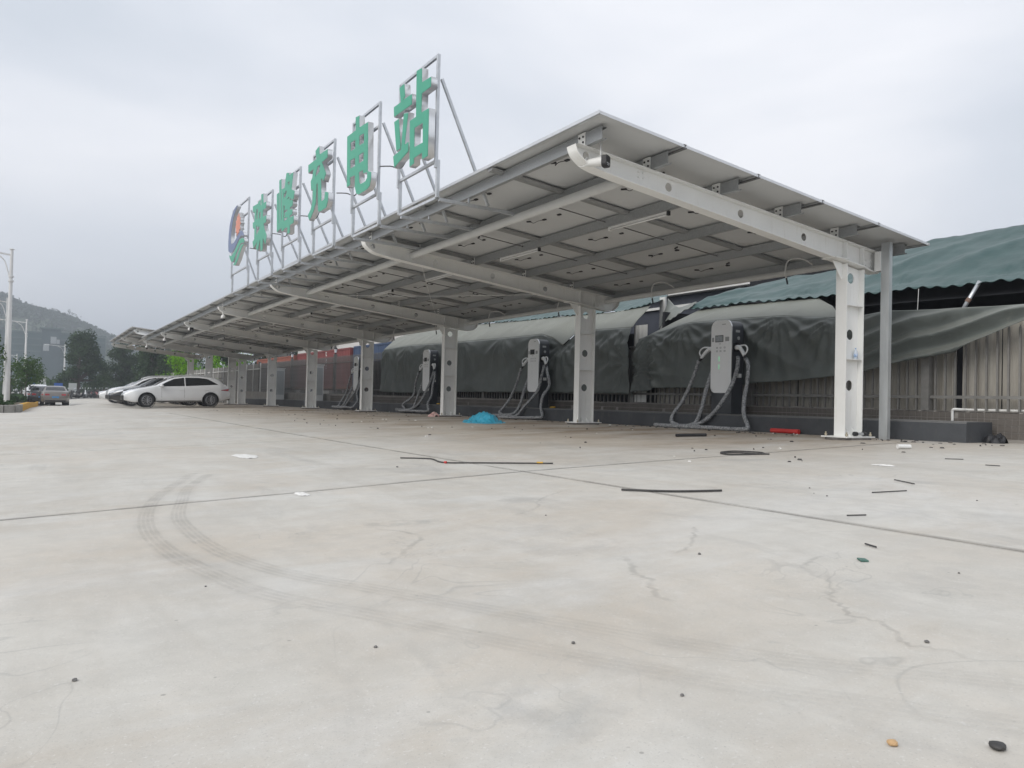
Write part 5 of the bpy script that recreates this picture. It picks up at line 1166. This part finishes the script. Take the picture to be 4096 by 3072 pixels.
    # lamps, grille, sills, mirrors, handles
    side('head_lamp', [(.02,.66),(.55,.76)], [(.02,.74),(.55,.82)], M['lamp'] if grille != 'dark' else M['glass'], .007, 8)
    b = MB(); b.box((-.052,-W*.30,.34),(.02,W*.30,.56)); b.build('grille', M['black'], t, bevel=.02)
    side('sill', [(wheels[0]+AR+.03,.26),(wheels[1]-AR-.03,.26)], [(wheels[0]+AR+.03,.30),(wheels[1]-AR-.03,.30)], M['black'], .006, 8)
    if detail:
        for xd in (wheels[0]+.62, (wheels[0]+wheels[1])/2+.22):
            side('door_gap', [(xd,.36),(xd+.008,.36)], [(xd,.90),(xd+.008,.90)], M['black'], .003, 1)
        for xd in ((wheels[0]+wheels[1])/2+.02, wheels[1]-.28):
            for s in (1, -1):
                b = MB(); b.box((xd,s*(Wd(xd,.80)+.002)-.015,.785),(xd+.2,s*(Wd(xd,.80)+.002)+.015,.815)); b.build('door_handle', paint, t, bevel=.008)
    for s in (1, -1):
        if mir:
            x = wheels[0]+.62; b = MB(); b.lathe([(.02,-.09),(.075,-.06),(.085,.03),(.04,.08)], n=10, axis='x'); b.v = [(x+px*1.0, s*(W/2+.07)+py*1.2, .99+pz*.85) for px, py, pz in b.v]
            b.bar((x,s*(W/2-.08),.95),(x,s*(W/2+.03),.97),.05,.04); b.build('door_mirror', paint, t, True)
        b = MB(); b.box((L-.12,s*W*.285-.14,.74),(L+.012,s*W*.285+.14,.86)); b.build('tail_lamp', M['tail'], t, bevel=.02)
    side('side_tail_lamp', [(L-.42,.78),(L-.05,.74)], [(L-.42,.80),(L-.05,.86)], M['tail'], .007, 6)
    b = MB(); b.box((L+.014,-.22,.56),(L+.026,.22,.68)); b.build('number_plate', M['plate'], t)
    b = MB(); b.box((L-.06,-W*.36,.30),(L+.018,W*.36,.42)); b.build('rear_bumper', M['black'], t, bevel=.02)
    if spoiler:
        b = MB(); rows = [[(L-.60,y,poly_at(top,L-.60)-.03),(L-.42,y,poly_at(top,L-.60)+.0),(L-.25,y,poly_at(top,L-.60)+.012),(L-.26,y,poly_at(top,L-.60)-.012),(L-.60,y,poly_at(top,L-.62)-.06)] for y in [-.56+.14*i for i in range(9)]]
        b.grid(rows); b.build('spoiler', paint, t)
    if roofrail:
        for s in (1, -1):
            P = [(x, s*W*.325, poly_at(top, x)+.035) for x in [lerp(L*.40, L*.84, i/10) for i in range(11)]]; P = [(P[0][0],P[0][1],P[0][2]-.07)]+P+[(P[-1][0],P[-1][1],P[-1][2]-.07)]
            b = MB(); b.tube(P, .018, 8); b.build('roof_rail', M['alu'], t, True)
    return t
WAG = [(0,.62),(.06,.70),(.25,.80),(.6,.88),(1.0,.95),(1.3,1.02),(1.6,1.19),(1.95,1.36),(2.3,1.44),(2.8,1.475),(3.3,1.47),(3.7,1.435),(4.0,1.38),(4.2,1.27),(4.4,1.08),(4.52,.98),(4.6,.80)]
SED = [(0,.60),(.06,.68),(.25,.77),(.6,.86),(1.0,.92),(1.3,.99),(1.6,1.16),(1.95,1.34),(2.3,1.42),(2.8,1.45),(3.2,1.43),(3.55,1.33),(3.85,1.18),(4.05,1.08),(4.3,1.06),(4.5,1.03),(4.6,.92),(4.64,.78)]
SUV = [(0,.74),(.06,.84),(.25,.93),(.6,1.0),(1.0,1.05),(1.25,1.12),(1.55,1.32),(1.85,1.48),(2.2,1.58),(2.7,1.61),(3.3,1.60),(3.7,1.56),(3.95,1.5),(4.15,1.36),(4.35,1.15),(4.45,1.02),(4.5,.85)]
wagwin = [([(1.42,.965),(2.55,.99)], [(1.42,.97),(1.75,1.16),(2.1,1.32),(2.55,1.385)]), ([(2.60,.99),(4.05,1.06)], [(2.60,1.387),(3.2,1.385),(3.6,1.33),(4.05,1.07)])]
sedwin = [([(1.42,.955),(2.55,.975)], [(1.42,.96),(1.75,1.14),(2.1,1.29),(2.55,1.355)]), ([(2.60,.975),(3.75,1.03)], [(2.60,1.357),(3.0,1.355),(3.4,1.25),(3.75,1.04)])]
suvwin = [([(1.36,1.08),(2.45,1.10)], [(1.36,1.09),(1.7,1.30),(2.05,1.44),(2.45,1.52)]), ([(2.50,1.10),(3.95,1.15)], [(2.50,1.522),(3.2,1.52),(3.6,1.46),(3.95,1.18)])]
PG = 'cars parked in the charging bays'
def bay(x, y): return (x, y, (G(x+.9, y)+G(x+3.7, y))/2-.005)
def tilt(o, x, y): o.rotation_euler = (0, -atan2(G(x+3.7, y)-G(x+.9, y), 2.8), 0)
c = car('parked_car', 'pearl white station wagon parked nose out under the long canopy', PG, bay(-6.98,32.35), 0, WAG, 4.6, 1.79, M['paintw'], (.93,3.70), .325, wagwin, (1.33,2.12,.66,.54), (4.12,4.42,.50,.56), roofrail=True, spoiler=True, grille='lit'); tilt(c, -6.98, 32.35)
c = car('parked_car', 'black car parked just beyond the white station wagon', PG, bay(-7.25,35.9), 0, SED, 4.64, 1.8, M['paintb'], (.93,3.66), .33, sedwin, (1.33,2.12,.66,.54), (3.42,3.98,.52,.60), grille='lit', detail=False); tilt(c, -6.95, 35.9)
c = car('parked_car', 'white compact SUV parked beyond the black car', PG, bay(-6.95,41.2), 0, SUV, 4.5, 1.82, M['paintw'], (.88,3.56), .35, suvwin, (1.28,2.0,.68,.56), (4.0,4.35,.52,.58), roofrail=True, grille='lit', detail=False, belt=1.06); tilt(c, -6.95, 41.2)
c = car('parked_car', 'white sedan parked farthest in the row', PG, bay(-6.9,48.3), 0, SED, 4.64, 1.8, M['paintw'], (.93,3.66), .33, sedwin, (1.33,2.12,.66,.54), (3.42,3.98,.52,.60), grille='lit', detail=False); tilt(c, -6.9, 48.3)
RG = 'cars standing along the yellow kerb'
car('parked_car', 'brown grey sedan seen from behind on the lane by the yellow kerb', RG, (-9.05,61.6,G(-9.05,58)), -pi/2, SED, 4.64, 1.79, M['paintg'], (.93,3.66), .33, sedwin, (1.33,2.12,.66,.54), (3.42,3.98,.55,.62))
car('parked_car', 'white car half hidden behind the brown grey sedan', RG, (-10.0,69.5,G(-10,62)), -pi/2-.03, SUV, 4.5, 1.82, M['paintw'], (.88,3.56), .35, suvwin, (1.28,2.0,.68,.56), (4.0,4.35,.52,.58), detail=False, belt=1.06)
car('parked_car', 'dark car between the brown grey sedan and the kerb', RG, (-9.75,65.2,G(-9.7,60)), -pi/2-.02, SED, 4.64, 1.8, M['paintb'], (.93,3.66), .33, sedwin, (1.33,2.12,.66,.54), (3.42,3.98,.55,.62), detail=False)

# ------------------------------------------------------------------ parked scooters
def scooter(m):
    t = empty('scooter', (0,0,0))
    for x in (-.62,.62):
        b = MB(); b.lathe([(.13,-.04),(.22,-.045),(.24,0),(.22,.045),(.13,.04)], (x,0,.24), 14, 'y'); b.build('wheel', M['rubber'], t, auto=40)
    b = MB(); b.tube(crom([(.62,0,.42),(.50,0,.62),(.40,0,.98)], 4), [.10]*5+[.06]*4, 8); b.tube(crom([(.48,0,.62),(.35,0,.32),(0,0,.28),(-.3,0,.38),(-.55,0,.62),(-.75,0,.70)], 4), [.13,.14,.14,.14,.13,.13,.13,.14,.15,.17,.18,.19,.19,.18,.17,.15,.12,.10,.08,.06,.04], 8); b.build('body', m, t, True)
    b = MB(); b.tube(crom([(-.08,0,.72),(-.3,0,.78),(-.62,0,.80)], 4), [.08,.11,.12,.12,.12,.11,.10,.09,.06], 8); b.build('seat', M['black'], t, True)
    b = MB(); b.tube(crom([(.36,-.36,1.0),(.40,-.15,1.02),(.40,.15,1.02),(.36,.36,1.0)], 3), .02, 6)
    b.build('handlebar', M['black'], t)
    for s in (-1, 1):
        b = MB(); b.tube([(.40,s*.2,1.02),(.42,s*.3,1.16)], .008, 5); b.lathe([(.02,-.01),(.06,0),(.02,.01)], (.42,s*.31,1.19), 8, 'x'); b.build('mirror', M['lamp'], t)
    return t
protos = [scooter(m) for m in (M['paintw'], M['black'], M['scooterred'], M['paintg'])]
used = [False]*4; rr = random.Random(21)
def put_scooter(x, y, rz, k, label, group):
    if not used[k]: t = protos[k]; used[k] = True
    else: t = copy_tree(protos[k])
    t.location = (x, y, G(x, 80)-.01); t.rotation_euler = (0,0,rz); tag(t, label, 'scooter', group)
CN = ('white','black','dark red','grey')
for i in range(22):
    k = rr.choice((0,1,1,3,1,0,1)) if i not in (5, 6) else 2
    put_scooter(-6.6+i*.52+rr.uniform(-.1,.1), 96+rr.uniform(-1.2,1.2), rr.uniform(-.5,.5)-1.2, k, f'{CN[k]} scooter in the long row behind the parked cars', 'scooters parked in a long row')
for i in range(7):
    k = (0,0,3,0,1,0,0)[i]; put_scooter(-12.2+i*.36, 88+rr.uniform(-2,2), rr.uniform(-.6,.6)-1.4, k, f'{CN[k]} scooter parked behind the planting bed at left', 'scooters parked behind the planting bed')

# ------------------------------------------------------------------ litter and loose things on the ground
def on(x, y, dz=0.): return Vector((x, y, G(x, y)+dz))
def rod(path, r, m, label, name='black_rod', cat='rod', closed=False):
    P = crom([tuple(on(x, y, r+.003)) for x, y in path], 8); P = [Vector((p.x, p.y, G(p.x, p.y)+r+.003)) for p in P]
    b = MB(); b.tube(P, r, 7); return tag(b.build(name, m, None, True), label, cat)
r1 = rod([(-6.86,1.11),(-6.72,.95),(-6.62,.75),(-6.70,.28),(-6.4,0),(-5.79,-.53)], .008, M['rebar'], 'long bent black rod lying across the joint, left of the other one', 'black_rod')
b = MB(); b.tube([on(-6.70,.27,.014), on(-6.69,.24,.014)], .0135, 7); b.build('red_tape', M['redplastic'], r1); b = MB(); b.tube([on(-5.92,-.41,.014), on(-5.87,-.455,.014)], .0135, 7); b.build('yellow_tape', M['yellowtape'], r1)
rod([(-6.6,-2.63),(-6.34,-2.94),(-6.0,-3.13)], .009, M['rebar'], 'short straight black rod lying on the concrete in the middle')
rod([(-3.31,-.64),(-3.05,-.62),(-2.95,-.93),(-3.1,-1.1),(-3.45,-.95),(-3.40,-.72),(-3.2,-.8),(-3.15,-1.05),(-3.06,-1.18)], .009, M['rebar'], 'loop of black wire lying in front of the nearest column', 'wire_loop', 'wire')
rod([(-1.52,1.99),(-1.3,1.9),(-1.05,1.76)], .026, M['rubber'], 'short black rubber hose in front of the nearest charger', 'rubber_hose', 'hose')
b = MB(); b.tube([(1.08,2.17,G(0,2)+.045),(1.09,1.90,G(0,2)+.047),(1.10,1.58,G(0,2)+.045)], [.044,.042,.045], 10); tag(b.build('red_pipe', M['redplastic'], None, auto=50), 'red plastic pipe lying against the plinth', 'pipe')
for k, (a, c) in enumerate((((-6.23,-4.38),(-6.12,-4.44)),((-5.14,-3.85),(-4.83,-3.94)),((-4.24,-3.48),(-4.38,-3.74)),((-6.94,-4.97),(-6.97,-5.05)),((-2.35,-3.3),(-2.33,-3.43)),((-2.0,-2.7),(-1.9,-2.85)))):
    rod([a, ((a[0]+c[0])/2, (a[1]+c[1])/2), c], .0045, M['rebar'], 'thin dark wire offcut lying on the concrete at right', 'wire_offcut', 'wire'); bpy.context.scene.objects[-1]
for o in [o for o in bpy.data.objects if o.name.startswith('wire_offcut')]: o['group'] = 'wire offcuts scattered at right'
def heap(name, label, cat, c, rx, ry, h, m, seed, n=26, rough=.5, parent=None):
    b = MB(); rows = []
    for i in range(n+1):
        r = []
        for j in range(n+1):
            u, v = i/n*2-1, j/n*2-1; q = max(0, 1-u*u-v*v*(.8+.3*nz3(u*2,seed)))
            z = h*q**.5*(.55+rough*nz3(u*1.7+seed, v*1.7)+.28*rough*abs(nz3(u*6+seed, v*6))) if q > 0 else 0
            x, y = c[0]+rx*u*(1+.2*nz3(v*2, seed)), c[1]+ry*v*(1+.2*nz3(u*2, seed+3)); r.append((x, y, G(x, y)+max(.001, z)))
        rows.append(r)
    keep = MB(); keep.grid(rows)
    ff = [(f) for f in keep.f if sum(keep.v[i][2]-G(keep.v[i][0], keep.v[i][1]) for i in f) > .012]; keep.f = ff; keep.m = [0]*len(ff)
    return tag(keep.build(name, m, None, True), label, cat)
b = MB(); rows = []
for i in range(47):
    r = []
    for j in range(59):
        u, v = i/46*2-1, j/58*2-1; x, y = -1.25+.42*u, 8.85+.72*v; q = 0.
        for cu_, cv_, su, sv, hh in ((.05,-.42,.42,.30,.30),(-.05,.02,.40,.26,.25),(.0,.50,.40,.32,.20),(-.3,-.1,.3,.5,.12)): q = max(q, hh*math.exp(-((u-cu_)/su)**2-((v-cv_)/sv)**2)**1) if False else q+.62*hh*math.exp(-(((u-cu_)/su)**2+((v-cv_)/sv)**2)**1.5)
        e = max(0, 1-(u*u*1.0+v*v*1.0)*(1+.25*nz3(u*3, v*3, 5.))); z = (q+.075*abs(nz3(u*5, v*6, 2.))+.045*abs(nz3(u*10, v*12, 7.)))*min(1, e*5)
        r.append((x, y, G(x, y)+max(-.004, z if e > 0 else -.004)))
    rows.append(r)
k_ = MB(); k_.grid(rows); k_.f = [f for f in k_.f if max(k_.v[i][2]-G(k_.v[i][0], k_.v[i][1]) for i in f) > .002]; k_.m = [0]*len(k_.f)
tag(k_.build('plastic_sheet_heap', M['bluebag'], None, True), 'crumpled blue plastic sheet heaped between the second and third columns', 'plastic sheet')
heap('plastic_bag', 'pink and white plastic bag at the foot of the third column', 'plastic bag', (-.25,13.6), .16, .22, .17, M['pink'], 5)
heap('plastic_bag', 'black crumpled bag at the near end of the plinth', 'plastic bag', (1.75,-1.42), .16, .15, .19, M['black'], 8)
for k, (x, y, rx, ry, lb) in enumerate(((-8.31,2.6,.14,.34,'left farther'),(-8.78,-1.31,.05,.12,'left nearer'),(-3.16,-2.7,.05,.12,'right'))):
    heap('plaster_spill', f'patch of white plaster spilt on the concrete, {lb} one', 'plaster spill', (x, y), rx, ry, .02, M['plaster'], 20+k, 24, .6)
def rock(name, label, cat, x, y, s, m, seed, group=None, sq=.7):
    b = MB(); rr = random.Random(seed); me = bpy.data.meshes.new(name); bm = bmesh.new(); bmesh.ops.create_icosphere(bm, subdivisions=2, radius=s)
    for v in bm.verts: v.co *= 1+.35*nz3(v.co.x/s*1.3+seed, v.co.y/s*1.3, v.co.z/s*1.3); v.co.z = max(-.4*s, v.co.z*sq)
    bm.to_mesh(me); bm.free(); me.materials.append(m); o = link(name, me); o.location = on(x, y, .4*s+.001); o.rotation_euler = (0,0,rr.uniform(0,6)); return tag(o, label, cat, group)
for k, (x, y) in enumerate(((-9.98,-3.93),(-10.5,-4.84),(-9.67,-5.05),(-7.16,-5.56),(-8.17,-5.99),(-9.12,-5.37),(-9.13,-5.87),(-7.81,-4.65),(-5.27,-3.39),(-7.77,-3.26),(-5.5,-3.6),(-5.55,-3.75),(-4.9,-4.5),(-3.4,-1.9),(-7.3,.2),(-2.9,3.2),(-4.1,2.2))):
    rock('pebble', 'small grey pebble lying on the concrete forecourt', 'pebble', x, y, (.0045+.004*((k*37) % 10)/10)*(1.0 if y < -3 else 1.5), M['stone'], k, 'pebbles scattered on the forecourt')
rock('rubble_piece', 'tan broken brick chip in the lower right foreground', 'rubble', -8.93, -6.34, .012, M['tan'], 71)
rock('rubble_piece', 'black lump of rubble in the lower right corner', 'rubble', -8.75, -6.48, .018, M['rebar'], 72, None, .5)
b = MB(); b.box((-.028,-.018,0),(.028,.018,.007)); o = tag(b.build('tile_chip', M['greenchip']), 'flat green tile chip in the right foreground', 'tile chip'); o.location = on(-7.28,-5.18,.002); o.rotation_euler = (.02,0,.9)
b = MB(); b.tube([(-.09,0,.03),(.09,0,.03)], .03, 10); o = tag(b.build('pipe_offcut', M['pvc'], None, auto=40), 'short white pipe offcut in front of the nearest column', 'pipe offcut'); o.location = on(-1.0,-1.63,.002); o.rotation_euler = (0,0,-.4)
rr = random.Random(31); b = MB()
for _ in range(380):
    x = rr.uniform(-5, 1.1); y = rr.uniform(-2, 26)
    if rr.random() < .5: x = rr.uniform(.2, 1.15)
    s = rr.uniform(.008,.034); a = rr.uniform(0,6.3); p = on(x, y, .003); u = Vector((cos(a), sin(a), 0))*s; w = Vector((-sin(a), cos(a), 0))*s*rr.uniform(.2,.7); h = Vector((0,0,rr.uniform(.004,.02)))
    b.add([p-u-w, p+u-w, p+u+w, p-u+w, p-u*.7-w*.7+h, p+u*.6-w*.7+h, p+u*.7+w*.6+h, p-u*.6+w*.7+h], [(4,5,6,7),(0,1,5,4),(1,2,6,5),(2,3,7,6),(3,0,4,7)], rr.choice((0,0,2,0,1,2)))
tag(b.build('small_litter', [M['rebar'], M['plaster'], M['mortar']]), 'specks of construction litter under the canopy', None, None, 'stuff')
# bits at the near column
t = empty('water_bottle', (.30,-.052,1.202), 0, 'small water bottle with blue label standing on the nearest column stiffener', 'bottle')
b = MB(); b.lathe([(.028,0),(.031,.01),(.030,.05),(.031,.10),(.022,.135),(.011,.15),(.011,.16)], n=14); b.build('bottle_body', M['bottle'], t, True)
b = MB(); b.lathe([(.0318,.03),(.0318,.085)], n=14); b.build('bottle_label', M['bottlelabel'], t, True)
b = MB(); b.lathe([(.0135,.158),(.0135,.178)], n=10); b.build('bottle_cap', M['bottlelabel'], t)
t = empty('pipe_coupling', (.25,-.16,.004), 0, 'grey and black pipe coupling lying on the nearest column base plate', 'pipe fitting')
b = MB(); b.tube([(-.10,0,.035),(.12,0,.035)], .024, 12); b.build('pipe_piece', M['galvtube'], t, auto=40)
for x in (-.12, .10):
    b = MB(); b.tube([(x,0,.036),(x+.06,0,.036)], .035, 12); b.build('pipe_collar', M['black'], t, auto=40)
for k, y in enumerate((9.95, 16.9)):
    b = MB(); b.tube([(1.5,y,PZ(y)+.03),(1.5,y-.22,PZ(y)+.035)], .022, 8); tag(b.build('yellow_offcut', M['yellowtape'], None, True), ('yellow plastic offcut on the plinth beside the second charger','yellow plastic offcut on the plinth beside the third charger')[k], 'offcut')

# ------------------------------------------------------------------ hazy air
b = MB(); b.box((-1600,-400,-6),(1600,1600,93)); hz_ = b.build('haze', None)
hm = bpy.data.materials.new('haze'); hm.use_nodes = True; N = hm.node_tree.nodes
for q in list(N):
    if q.type != 'OUTPUT_MATERIAL': N.remove(q)
pv = N.new('ShaderNodeVolumePrincipled'); pv.inputs['Color'].default_value = (.86,.92,1,1); pv.inputs['Density'].default_value = .0012; pv.inputs['Anisotropy'].default_value = .2
hm.node_tree.links.new(pv.outputs[0], N['Material Output'].inputs['Volume']); hz_.data.materials.clear(); hz_.data.materials.append(hm)
hm.cycles.homogeneous_volume = True; hm.cycles.volume_sampling = 'DISTANCE'; hz_['kind'] = 'stuff'; hz_['label'] = 'thin bluish haze in the air'
